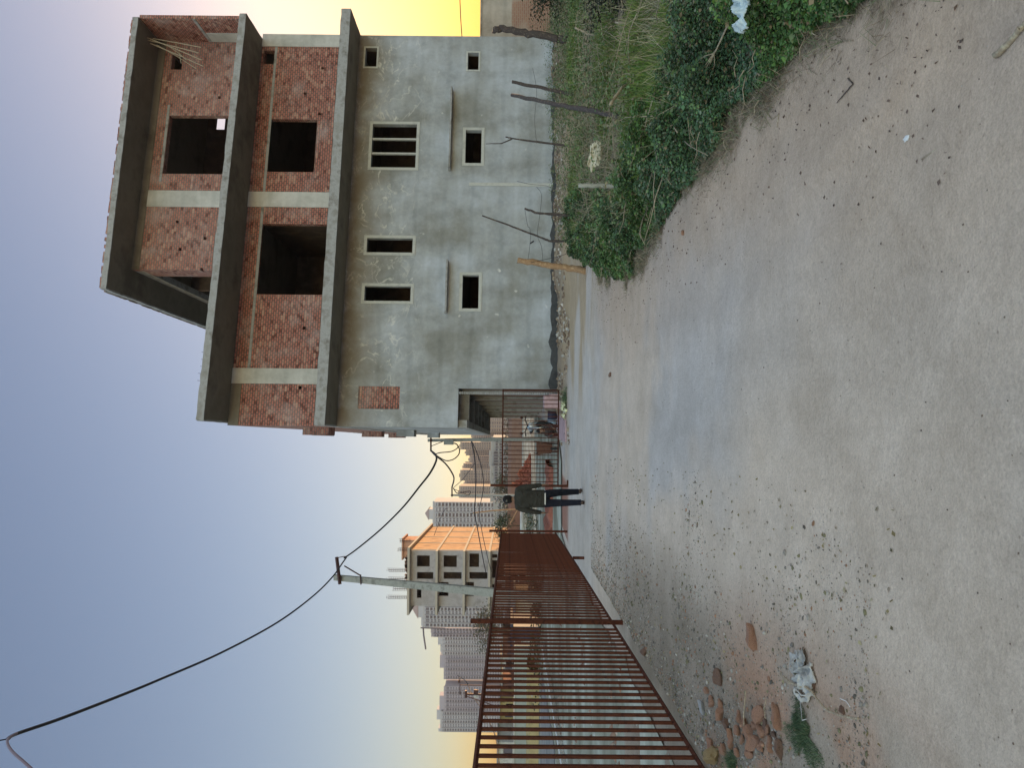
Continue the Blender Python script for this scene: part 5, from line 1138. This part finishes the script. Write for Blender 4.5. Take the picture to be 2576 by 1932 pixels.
# --- motorbike seen from the front, behind the crouching person
pm = at(1400, 1077, 26.0); MBK = thing('motorbike', (pm.x, pm.y, .03), 'dark motorbike parked front-on under the arcade', 'motorbike')
MBK.rotation_euler = (0, 0, math.radians(14))
def wheel(y, r=.30):
    b = MB(); n = 24; pts = [V(0, y + math.cos(a) * r, r + math.sin(a) * r) for a in [2 * PI * i / n for i in range(n + 1)]]; b.tube(pts, .045, 8, caps=False); o = b.build('tyre', M['rubber'], MBK, True); o.location = (0, 0, 0)
    b = MB(); pts = [V(0, y + math.cos(a) * r * .78, r + math.sin(a) * r * .78) for a in [2 * PI * i / n for i in range(n + 1)]]; b.tube(pts, .018, 6, caps=False)
    for i in range(6): a = 2 * PI * i / 6; b.tube([V(0, y, r), V(0, y + math.cos(a) * r * .78, r + math.sin(a) * r * .78)], .010, 5)
    b.tube([V(-.07, y, r), V(.07, y, r)], .03, 8); q = b.build('rim', M['chrome'], MBK, True); q.parent = o; q.location = (0, 0, 0)
wheel(-.62); wheel(.62)
def mp(nm, m, fn):
    b = MB(); fn(b); o = b.build(nm, m, MBK, True); o.location = (0, 0, 0); return o
mp('fork', M['chrome'], lambda b: [b.tube([V(s * .09, -.62, .30), V(s * .09, -.42, .92)], .022, 7) for s in (-1, 1)])
mp('handlebar', M['rubber'], lambda b: b.tube([V(-.36, -.30, 1.03), V(-.22, -.36, 1.06), V(0, -.40, .98), V(.22, -.36, 1.06), V(.36, -.30, 1.03)], .019, 7))
mp('fender', M['rubber'], lambda b: ell_tube(b, [V(0, -.62 - .36, .42), V(0, -.62 - .22, .60), V(0, -.62, .67), V(0, -.36, .58)], [(.07, .015)] * 4, 10))
mp('headlight', M['glass'], lambda b: ell_tube(b, [V(0, -.58, .86), V(0, -.54, .86), V(0, -.42, .86)], [(.075, .075), (.09, .09), (.04, .04)], 14))
mp('tank', M['bluepaint'], lambda b: ell_tube(b, [V(0, -.34, .84), V(0, -.2, .88), V(0, 0, .86), V(0, .12, .80)], [(.06, .06), (.13, .11), (.12, .10), (.07, .06)], 14))
mp('seat', M['rubber'], lambda b: ell_tube(b, [V(0, .08, .82), V(0, .3, .80), V(0, .62, .84), V(0, .7, .84)], [(.09, .04), (.13, .05), (.12, .05), (.05, .03)], 14))
mp('engine', M['steel'], lambda b: (b.box((-.12, -.2, .28), (.12, .15, .62)), b.tube([V(.14, -.1, .3), V(.15, .5, .28)], .035, 8)))
for s in (-1, 1): mp('mirror', M['steel'], lambda b: (b.tube([V(s * .2, -.36, 1.06), V(s * .27, -.38, 1.16)], .007, 5), ell_tube(b, [V(s * .27, -.38, 1.14), V(s * .28, -.38, 1.19), V(s * .28, -.38, 1.23)], [(.03, .01), (.05, .012), (.03, .01)], 10)))
# --- wheelbarrow / tub on legs
pb = gp(1407, 1128); pb = Vector((at(1400, 1128, 24.0).x, 24.0, 0)); WB = thing('wheelbarrow', (pb.x, pb.y, .02), 'rusty brown wheelbarrow tipped upright behind the gate', 'wheelbarrow')
def wp(nm, m, fn, sm=False):
    b = MB(); fn(b); o = b.build(nm, m, WB, sm); o.location = (0, 0, 0); return o
def tray(b):
    lo = [(-.13, -.12, .22), (.13, -.12, .22), (.13, .14, .22), (-.13, .14, .22)]; hi = [(-.20, -.22, .68), (.20, -.22, .68), (.20, .22, .72), (-.20, .22, .72)]
    for k in range(4): b.quad([lo[k], lo[(k + 1) % 4], hi[(k + 1) % 4], hi[k]]); 
    b.quad(list(reversed(lo)))
    li = [(x * .95, y * .95, z + .01) for x, y, z in lo]; hi2 = [(x * .95, y * .95, z - .004) for x, y, z in hi]
    for k in range(4): b.quad([hi2[k], hi2[(k + 1) % 4], li[(k + 1) % 4], li[k]]); b.quad([hi[k], hi[(k + 1) % 4], hi2[(k + 1) % 4], hi2[k]])
    b.quad(li)
wp('tray', M['barrow'], tray)
for s in (-1, 1): wp('leg', M['rust'], lambda b: b.tube([V(s * .17, .1, .60), V(s * .13, .15, .0)], .018, 6)); wp('handle', M['rust'], lambda b: b.tube([V(s * .15, -.1, .26), V(s * .20, .16, .70), V(s * .19, .30, .80)], .016, 6))
def whl(b):
    n = 18; b.tube([V(0, -.16 + math.cos(a) * .13, .13 + math.sin(a) * .13) for a in [2 * PI * i / n for i in range(n + 1)]], .03, 7, caps=False); b.tube([V(-.09, -.16, .13), V(.09, -.16, .13)], .014, 6)
wp('wheel', M['rubber'], whl, True)
# --- things behind and under the gate
def cluster(name, c, m, label, cat, n, sp, rr, seed):
    b = MB(); r_ = random.Random(seed)
    for i in range(n):
        q = r_.random() ** .8; a = r_.uniform(0, 6.28); h = sp[2] * (1 - q) * r_.uniform(.2, 1); x, y = math.cos(a) * q * sp[0], math.sin(a) * q * sp[1]; s = r_.uniform(.4, 1) * rr
        M_ = Matrix.Rotation(r_.uniform(0, 6), 3, Vector((r_.random(), r_.random(), r_.random())).normalized()); bb = [Vector((i_, j_, k_)) for i_ in (-1, 1) for j_ in (-.5, .5) for k_ in (-.35, .35)]
        v = [M_ @ p * s + Vector((x, y, max(h, s * .2))) for p in bb]
        for f in ((0, 1, 3, 2), (4, 6, 7, 5), (0, 4, 5, 1), (2, 3, 7, 6), (0, 2, 6, 4), (1, 5, 7, 3)): b.quad([v[k] for k in f])
    o = b.build(name, m); o.location = c; return o
c = gp(1336, 1195, 0); o = cluster('brick_heap', (c.x, c.y, .05), M['redpile'], '', '', 900, (1.6, 2.0, .95), .16, 5); tag(o, 'pointed heap of broken red brick in the yard', 'brick heap'); 
c = gp(1334, 1218); o = cluster('brick_heap', (c.x, c.y, .05), M['redpile'], '', '', 700, (.8, 1.5, 1.5), .16, 6); tag(o, 'taller red brick heap next to the pointed one, near the gate post', 'brick heap')
pk = MB(); q = [gp(1400, 992, .03), gp(1423, 1048, .03), gp(1424, 1112, .03), gp(1404, 1104, .03)]
pk.prism([v.xy[:] for v in q], .012, .05); o = pk.build('plastic_sheet', M['pink']); tag(o, 'faded pink sheet laid on the ground under the gate', 'sheet')
c = gp(1395, 1003, 0); b = MB(); b.box((-.22, -.5, 0), (.22, .5, .34)); b.box((-.2, -.45, .341), (.18, .45, .52)); o = b.build('cement_sack', M['pink']); o.location = (c.x, 23.0, .05); tag(o, 'stack of pinkish sacks just inside the gate', 'sack')
c = at(1390, 1045, 24.6); b = MB(); b.tube([V(0, 0, 0), V(0, 0, .30)], [.13, .15], 12); o = b.build('bucket', M['navy'], None, True); o.location = (c.x, c.y, .06); tag(o, 'dark bucket beside the crouching person', 'bucket')
c = at(1388, 1060, 25.2); b = MB(); b.tube([V(0, 0, 0), V(0, 0, .26), V(0, 0, .30)], [.12, .12, .05], 12); o = b.build('jerrycan', M['bluepaint'], None, True); o.location = (c.x, c.y, .06); tag(o, 'pale blue can behind the crouching person', 'can')
b = MB(); s_ = arc[1] - .16
pts = [BM((s_, -.16, .25 + 3.0 * i / 120)) for i in range(121)]; b.tube(pts, [.045 if i % 3 else .022 for i in range(121)], 8); o = b.build('ribbed_pipe', M['slab_edge'], None, False); tag(o, 'ribbed grey pipe standing upright at the arcade corner', 'pipe')
b = MB(); b.tube([at(1213, 1135, 34), at(1213, 1135, 34) + V(0, .01, 0)], .01, 5)
# white low pipe and weeds left of the walker
pz = gp(1322, 1310); b = MB(); b.tube([at(1314, 1284, 62), at(1314, 1345, 62)], .19, 8); o = b.build('white_pipe', M['hutwhite'], None, True); tag(o, 'long white pipe lying before the brown embankment', 'pipe')
rng = np.random.default_rng(77); n = 9000; x = rng.uniform(-14.5, -7.5, n); y = rng.uniform(33, 56, n); g_ = fbm(x, y, 2.0, 171, 3); k = (x + .0 < -.0779 * y - 4.3) & (g_ > .42); x, y, g_ = x[k], y[k], g_[k]
o = quads_mesh('yard_weeds', leaves(np.stack([x, y, .05 + .5 * rng.random(len(x)) * ss(.42, .6, g_)], 1), .16, rng, .4, .6), col_mix(len(x), [(.09, .11, .06), (.14, .15, .10), (.06, .08, .045), (.26, .26, .24)], rng, .6), M['leaf']); plain(o, 'stuff', 'patchy weeds and litter at the far end of the road')
rm = bankmesh('mud_ridge', -5.9, -3.0, 26.5, 3.0, .22, M['redpile'], 14, rag=.6, n=24)
# ------------------------------------------------------------------ far unfinished block lit by the sun
ZO = 92.0
OB0 = at(1230, 1387, ZO); ox = OB0.x; W_ = 6.9; DD = 26.0
def OM(p): return (ox - p[0] - .0779 * p[1], ZO + p[1], p[2])      # p = (left along front, inward, up)
def ofac(x, y): rx, rz = ray(x, y); return (ox - rx * ZO, EYE + rz * ZO)
def orect(x0, x1, y0, y1): a = ofac((x0 + x1) / 2, y0); c = ofac((x0 + x1) / 2, y1); return (a[0], c[0], ofac(x1, (y0 + y1) / 2)[1], ofac(x0, (y0 + y1) / 2)[1])
OB = thing('unfinished_block', (ox, ZO, 0), 'four-storey unfinished block with one flank glowing orange in low sun', 'building')
def op(mb, nm, m): o = mb.build(nm, m); o.parent = OB; o.location = -Vector(OB.location); return o
LV = [ofac(x, 1450)[1] for x in (1228, 1165, 1097, 1027)]
oh = [orect(1049, 1081, 1398, 1426), orect(1049, 1090, 1440, 1457), orect(1116, 1149, 1398, 1427), orect(1116, 1161, 1440, 1457), orect(1181, 1205, 1393, 1427), orect(1181, 1226, 1440, 1457), orect(1104, 1128, 1465, 1500), orect(1172, 1192, 1465, 1500), orect(1238, 1251, 1395, 1404), orect(1238, 1270, 1410, 1455), orect(1049, 1060, 1463, 1505), orect(1238, 1262, 1470, 1500)]
mb = MB(OM); holewall(mb, 0, W_ + .0, -.2, LV[3] - .3, 0, .3, oh); op(mb, 'front_wall', M['blockgrey'])
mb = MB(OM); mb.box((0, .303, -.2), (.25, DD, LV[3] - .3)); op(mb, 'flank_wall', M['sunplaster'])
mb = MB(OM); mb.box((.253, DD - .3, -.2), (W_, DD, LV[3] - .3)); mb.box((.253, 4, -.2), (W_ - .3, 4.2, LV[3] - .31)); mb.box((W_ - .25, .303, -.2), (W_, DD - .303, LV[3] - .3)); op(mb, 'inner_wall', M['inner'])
for i, z in enumerate(LV):
    mb = MB(OM); mb.box((-.12 if i < 3 else -.5, -1.1, z - .29), (W_ + .9, DD + .2, z - .02)); op(mb, 'floor_slab', M['blockslab'])
for k in range(5):
    t = .3 + k * 6.2; mb = MB(OM); mb.box((-.06, t, -.2), (-.002, t + .4, LV[3] - .31)); op(mb, 'column', M['blockslab'])
mb = MB(OM); mb.box((1, 17, LV[3]), (3.6, 21.5, LV[3] + 3.1)); mb.box((.7, 16.6, LV[3] + 3.1), (3.9, 21.9, LV[3] + 3.3)); op(mb, 'stair_head', M['terra'])
for (px_, py_, h_) in ((1018, 1361, 1.6), (1008, 1383, 1.9), (982, 1435, 3.2), (975, 1457, 3.3), (978, 1482, 2.5), (963, 1503, 3.3)):
    c = at(px_, py_, ZO + 2); mb = MB()
    for i in range(4): mb.tube([(c.x + (i - 1.5) * .11, c.y + (i % 2) * .2, LV[3] - .05), (c.x + (i - 1.5) * .13, c.y + (i % 2) * .2, LV[3] + h_ * random.uniform(.8, 1))], .022, 4)
    for j in range(int(h_ / .3)): mb.tube([(c.x - .18, c.y, LV[3] + .2 + j * .28), (c.x + .18, c.y, LV[3] + .2 + j * .28)], .018, 4)
    op(mb, 'rebar_cage', M['steel'])
mb = MB(OM)
for i in range(26): a_ = .4 + random.random() * 3.4; mb.box((a_, -.9, LV[3] - .015), (a_ + .25, -.7, LV[3] + random.uniform(.1, .35)))
op(mb, 'brick_stack', M['brownstone'])
# ------------------------------------------------------------------ far towers
def tower(px0, px1, ptop, Zd, m, label, bays, core=None, group='pale residential towers on the horizon', deep=22, stack=True, apex=False, flr=3.05, name='apartment_tower'):
    A = at(ptop, px0, Zd); Bq = at(ptop, px1, Zd); x1, x0, H = A.x, Bq.x, A.z
    root = thing(name, ((x0 + x1) / 2, Zd, 0), label, 'tower', group); L = Vector(root.location)
    def tp(mb, nm, mm): o = mb.build(nm, mm); o.parent = root; o.location = -L; return o
    b = MB(); b.box((x0, Zd, -2), (x1, Zd + deep, H)); tp(b, 'wall', m)
    n = int(H / flr); wd = (x1 - x0) / bays
    if stack:
        for k in range(bays):
            a = x0 + wd * k; b = MB(); g = MB()
            if k % 2 == 0:
                for i in range(1, n): z = i * flr; b.box((a + .1 * wd, Zd - 1.5, z), (a + .88 * wd, Zd - .14, z + .22)); b.box((a + .1 * wd, Zd - 1.5, z + .225), (a + .88 * wd, Zd - 1.38, z + 1.0))
                b.box((a + .88 * wd, Zd - 1.6, 0), (a + .97 * wd, Zd - .02, H - 1)); b.box((a + .03 * wd, Zd - 1.6, 0), (a + .1 * wd, Zd - .02, H - 1)); g.box((a + .2 * wd, Zd - .12, 2), (a + .78 * wd, Zd - .01, H - 2))
                tp(b, 'balcony_stack', m)
            else:
                for q0, q1_ in ((.2, .46), (.56, .82)):
                    g = MB(); g.box((a + q0 * wd, Zd - .1, 2), (a + q1_ * wd, Zd - .01, H - 2)); tp(g, 'window_strip', M['towdark'])
                for i in range(1, n): z = i * flr; b.box((a + .18 * wd, Zd - .25, z - .5), (a + .85 * wd, Zd - .101, z + .95))
                b.box((a + .14 * wd, Zd - .3, 1), (a + .18 * wd, Zd - .01, H - 1)); b.box((a + .85 * wd, Zd - .3, 1), (a + .89 * wd, Zd - .01, H - 1)); tp(b, 'spandrel_stack', m); continue
            tp(g, 'window_strip', M['towdark'])
        r = Vector((1, 0, 0))
    if core:
        for (c0, c1, ct, ap) in core:
            a = at(ct, c0, Zd + 3); c = at(ct, c1, Zd + 3); b = MB(); b.box((c.x, Zd + 2, H + .02), (a.x, Zd + deep * .6, a.z)); tp(b, 'roof_room', m)
            if ap:
                b = MB(); q = [(c.x - .8, Zd + 1.5, a.z + .02), (a.x + .8, Zd + 1.5, a.z + .02), (a.x + .8, Zd + deep * .65, a.z + .02), (c.x - .8, Zd + deep * .65, a.z + .02)]; t_ = ((c.x + a.x) / 2, Zd + deep * .32, a.z + (a.x - c.x) * .45)
                for k in range(4): b.quad([q[k], q[(k + 1) % 4], t_])
                b.quad(list(reversed(q))); tp(b, 'pyramid_roof', M['rooftile'])
    b = MB(); b.box((x0 - .3, Zd - .4, H + .0), (x1 + .3, Zd + .3, H + 1.1)); tp(b, 'parapet', m)
    return root
tower(1262, 1328, 1092, 640, M['towerw'], 'white tower with pointed cap against the sunlit orange flank', 5, [(1281, 1306, 1079, 1)])
tower(1506, 1577, 1066, 640, M['towerw'], 'tallest grey-white tower, with pointed cap, between the pole and fence post', 7, [(1512, 1553, 1052, 1), (1556, 1574, 1060, 0)])
tower(1579, 1602, 1088, 700, M['towerp'], 'narrow plain mauve tower behind the tallest grey-white one', 3, [(1580, 1592, 1084, 0)])
tower(1602, 1648, 1113, 860, M['towerw'], 'bluish balcony tower between the plain mauve one and the sky gap tower', 5, [(1603, 1622, 1102, 0), (1625, 1640, 1108, 0)])
tower(1648, 1709, 1119, 865, M['towerp'], 'mauve balcony tower at the open sky gap, beside the bluish one', 6, [(1648, 1680, 1107, 0)])
tower(1727, 1790, 1119, 860, M['towerp'], 'mauve tower behind the distant transformer pole', 6, [(1750, 1785, 1106, 0)])
tower(1790, 1841, 1110, 862, M['towerw'], 'last pale tower with white balcony lines, farthest from the building', 5, [(1785, 1810, 1099, 0), (1832, 1840, 1103, 0)])
HG = 'hazy beige towers beyond the gate'
for (a, c, t, z_, lab) in ((1050, 1086, 1212, 980, 'low hazy tower seen through the arcade opening'), (1078, 1112, 1190, 1000, 'hazy tower half hidden by the arcade and flank pole'), (1112, 1131, 1160, 950, 'hazy beige tower touching the flank pole'), (1131, 1146, 1174, 990, 'narrow hazy tower second from the flank pole'), (1146, 1166, 1183, 1040, 'lowest hazy tower in the middle of the hazy row'),
                       (1166, 1183, 1168, 960, 'hazy tower between the lowest and the widest hazy ones'), (1183, 1209, 1160, 930, 'wide hazy tower behind the thin slanting wire'), (1209, 1223, 1171, 1000, 'narrow hazy tower next to the one behind the distant pole'), (1223, 1262, 1157, 960, 'wide hazy tower directly behind the distant pole')):
    tower(a, c, t, z_, M['towerh'], lab, 4 if c - a > 20 else 3, [((a * 2 + c) / 3, (a + 2 * c) / 3, t - 5, 0)], HG)
BG_ = 'grey apartment blocks low behind the embankment'
for (a, c, t, z_, lab) in ((1100, 1135, 1240, 470, 'grey low block nearest the flank pole'), (1135, 1172, 1235, 475, 'second grey low block from the flank pole'), (1172, 1206, 1237, 470, 'grey low block in the middle of the row'), (1206, 1262, 1238, 480, 'widest grey low block behind the walker'), (1262, 1332, 1246, 420, 'grey low block at the base of the pointed white tower')):
    tower(a, c, t, z_, M['midgrey'], lab, 5, None, BG_, name='apartment_block')
cr = at(1066, 1580, 690); CRN = thing('tower_crane', (cr.x, 690, 0), 'thin tower crane with long jib beside the tallest grey-white tower', 'crane')
def cp(nm, pts, r):
    b = MB(); b.tube(pts, r, 4); o = b.build(nm, M['towdark']); o.parent = CRN; o.location = -Vector(CRN.location)
cp('mast', [at(1120, 1582, 690), at(1058, 1580, 690)], .7); cp('jib', [at(1064, 1572, 690), at(1066, 1600, 690), at(1071, 1634, 690)], .75); cp('counter_jib', [at(1064, 1572, 690), at(1062, 1562, 690)], .8)
lp = at(1150, 1728, 150); LP_ = thing('utility_pole', (lp.x, 150, 0), 'tiny distant pole with white boxes in the open sky gap', 'utility pole')
for nm, pts, r in (('shaft', [at(1310, 1728, 150), at(1157, 1724, 150)], .1), ('arm', [at(1157, 1706, 150), at(1157, 1748, 150)], .1), ('insulator', [at(1153, 1712, 150), at(1155, 1718, 150)], .22)):
    b = MB(); b.tube(pts, r, 5); o = b.build(nm, M['steel']); o.parent = LP_; o.location = -Vector(LP_.location)
tp_ = at(1190, 1747, 70); TP = thing('utility_pole', (tp_.x, 70, 0), 'distant pole with transformer and white box before the last towers', 'utility pole')
for nm, mm, pts, r in (('shaft', 'steel', [at(1320, 1752, 70), at(1172, 1747, 70)], .10), ('cross_arm', 'steel', [at(1172, 1738, 70), at(1172, 1756, 70)], .12), ('transformer', 'steel', [at(1192, 1740, 70), at(1203, 1741, 70)], .2), ('white_box', 'hutwhite', [at(1192, 1752, 70), at(1203, 1753, 70)], .16), ('brace', 'steel', [at(1172, 1752, 70), at(1240, 1775, 70)], .04)):
    b = MB(); b.tube(pts, r, 6); o = b.build(nm, M[mm]); o.parent = TP; o.location = -Vector(TP.location)
wire([(1186, 1748), (1172, 1715), (1150, 1700)], [70, 80, 95], .045, 'thin wire rising from the transformer pole into the sky gap', group=CG)
wire([(1190, 1755), (1215, 1790), (1245, 1850), (1256, 1932)], [70, 60, 48, 40], .04, 'thin wire dropping from the transformer pole to the fence rail', group=CG)
# trees in the distance
def tree(c, h, cr_, n, label, seed, cols, leaf=.35):
    rng = np.random.default_rng(seed); rr = random.Random(seed); root = thing('tree', (c[0], c[1], 0), label, 'tree')
    b = MB(); b.tube([V(0, 0, -.1), V(.1, 0, h * .3), V(-.05, .1, h * .6), V(0, 0, h * .85)], [h * .03, h * .024, h * .015, .02], 7); tips = []
    for i in range(11):
        a = rr.uniform(0, 6.28); z = rr.uniform(.3, .7) * h; q = rr.uniform(.5, 1) * cr_; e = V(math.cos(a) * q, math.sin(a) * q, z + rr.uniform(.1, .35) * h); b.tube([V(0, 0, z), V(0, 0, z).lerp(e, .5) + V(0, 0, .1 * h * .5), e], [h * .012, h * .008, .01], 5); tips.append(e)
    o = b.build('trunk', M['bark'], root, True); o.location = (0, 0, 0)
    T = np.array([t[:] for t in tips + [V(0, 0, h * .88)]]); cc = T[rng.integers(0, len(T), n)]; d = rng.normal(size=(n, 3)) * np.array([.36, .36, .26]) * cr_ * .75; P = cc + d
    k = vn(P[:, 0] * 2 + P[:, 2], P[:, 1] * 2 - P[:, 2], cr_ * .35, seed) > .35; P = P[k & (P[:, 2] > .3)]
    o = quads_mesh('crown', leaves(P, leaf * (.5 + .8 * rng.random(len(P))), rng, .4, .6), col_mix(len(P), cols, rng, .6), M['leaf']); o.parent = root; return root
t_ = at(1280, 1588, 78); tree((t_.x, 78), 5.6, 1.9, 3600, 'brownish sparse tree behind the middle fence post', 1, [(.12, .12, .085), (.09, .095, .06), (.16, .14, .10)], .22)
t_ = at(1280, 1316, 96); tree((t_.x - .4, 96), 3.4, 1.5, 2600, 'green round tree at the base of the white tower', 2, [(.06, .10, .055), (.045, .075, .04)], .22)
t_ = at(1280, 1240, 130); tree((t_.x, 130), 4.2, 2.6, 2600, 'olive tree behind the embankment beside the walker', 4, [(.11, .12, .075), (.08, .09, .055)], .3)
rng = np.random.default_rng(88); n = 9000; x = rng.uniform(-34, 3, n); y = rng.uniform(118, 132, n); P = np.stack([x, y, .3 + 2.3 * rng.random(n) * (fbm(x, y, 3, 181, 3) + .3)], 1)
o = quads_mesh('far_brush', leaves(P, .5, rng, .4, .6), col_mix(n, [(.13, .13, .10), (.20, .19, .16), (.09, .10, .07), (.30, .28, .26)], rng, .7), M['leaf']); plain(o, 'stuff', 'mixed brush along the top of the brown embankment')
# ------------------------------------------------------------------ low buildings and clutter seen through the fence
def hut(px0, px1, ptop, Zd, m, label, deep=5, win=1, roof='slab_edge', name='low_house', base=None):
    A = at(ptop, px0, Zd); Bq = at(ptop, px1, Zd); x1, x0, H = A.x, Bq.x, A.z; root = thing(name, ((x0 + x1) / 2, Zd, 0), label, 'house', 'low sheds and houses beyond the fence'); L = Vector(root.location)
    def tp(mb, nm, mm): o = mb.build(nm, mm); o.parent = root; o.location = -L; return o
    w_ = x1 - x0; hs_ = []
    for i in range(win): a = x0 + w_ * (i + .3) / win; hs_.append((a, a + min(1.1, w_ / win * .4), H * .38, H * .74))
    if win: hs_.append((x0 + w_ * .75, x0 + w_ * .75 + min(.9, w_ * .18), -1, H * .7))
    mp_ = lambda p: (p[0], Zd + p[1], p[2])
    b = MB(mp_); holewall(b, x0, x1, -.1, H - .12, 0, .2, hs_); tp(b, 'wall', M[m])
    b = MB(mp_); b.box((x0, .203, -.1), (x0 + .2, deep, H - .12)); b.box((x1 - .2, .203, -.1), (x1, deep, H - .12)); b.box((x0 + .203, deep - .2, -.1), (x1 - .203, deep, H - .12)); tp(b, 'side_wall', M[m])
    b = MB(mp_); b.box((x0 - .25, -.4, H - .117), (x1 + .25, deep + .3, H)); tp(b, 'roof', M[roof])
    for h_ in hs_[:win]:
        b = MB(mp_); b.box((h_[0] + .01, .08, h_[2] + .01), (h_[1] - .01, .1, h_[3] - .01)); o = tp(b, 'window', M['towdark'])
        b = MB(mp_); b.box((h_[0] - .08, -.05, h_[2] - .1), (h_[1] + .08, -.002, h_[2] - .01)); tp(b, 'sill', M['hutwhite'])
    return root
hut(1507, 1560, 1292, 43, 'cream', 'low cream hut wall catching a patch of orange sunlight', deep=3, win=0)
hut(1577, 1612, 1284, 36.5, 'navy', 'dark navy box-like kiosk behind the middle fence post', deep=2, win=0, roof='navy')
hut(1600, 1655, 1263, 95, 'hutred', 'red-brown shed behind the dark kiosk', win=2)
hut(1655, 1722, 1258, 110, 'hutwhite', 'whitish long house in the middle of the fence gaps', win=4)
hut(1722, 1768, 1262, 100, 'hutred', 'red-brown house with pale door beyond the fence', win=2)
hut(1768, 1812, 1256, 90, 'hutyellow', 'ochre walled shed beyond the near fence bars', win=2)
hut(1812, 1868, 1258, 100, 'hutwhite', 'whitish house behind the nearest fence bars', win=3)
hut(1868, 1990, 1250, 85, 'hutwhite', 'pale house at the very edge of the view', win=3)
hut(1440, 1507, 1268, 70, 'hutred', 'red-brown shed seen between dense fence bars', win=2)
hut(1765, 1805, 1296, 52, 'bluepaint', 'pale blue cabin before the ochre shed', deep=3, win=4)
hut(1815, 1850, 1292, 50, 'hutwhite', 'small white cabin next to the pale blue one', deep=3, win=1)
b = MB(); a_ = at(1295, 1625, 44); c_ = at(1295, 1990, 44); b.box((c_.x, 44, -.1), (a_.x, 44.2, at(1296, 1700, 44).z)); o = b.build('boundary_wall', M['hutgrey']); tag(o, 'long low grey-green boundary wall beyond the dry bank', 'wall')
b = MB(); b.box((c_.x, 43.95, at(1296, 1700, 44).z + .002), (a_.x, 44.25, at(1296, 1700, 44).z + .06)); q = b.build('coping', M['hutwhite']); q.parent = o
# rubble heaps on the yard beyond the fence
rng = np.random.default_rng(9)
def samp_yard(rng, n):
    y = 10 + 13 * rng.random(n); x = -.0779 * y - 3.0 - rng.random(n) * 7; k = (fbm(x, y, 1.6, 191, 3) > .52); return x[k], y[k]
pebbles('yard_rubble', 3800, samp_yard, .01, .09, pebm, [(.26, .17, .13), (.34, .27, .22), (.45, .44, .42), (.16, .10, .08)], 31)
# ------------------------------------------------------------------ haze
HAZE = 0.00013
if HAZE:
    b = MB(); b.box((-520, -30, -3.2), (160, 1090, 176)); h = b.build('haze', []); plain(h, 'stuff')
    m = bpy.data.materials.new('dusty_air'); m.use_nodes = True; n = m.node_tree.nodes; n.clear()
    pv = n.new('ShaderNodeVolumePrincipled'); pv.inputs['Color'].default_value = (.80, .80, .92, 1); pv.inputs['Density'].default_value = HAZE; pv.inputs['Anisotropy'].default_value = .25
    ou = n.new('ShaderNodeOutputMaterial'); m.node_tree.links.new(pv.outputs[0], ou.inputs['Volume']); h.data.materials.append(m)
    sc.cycles.volume_bounces = 0; sc.cycles.volume_max_steps = 64
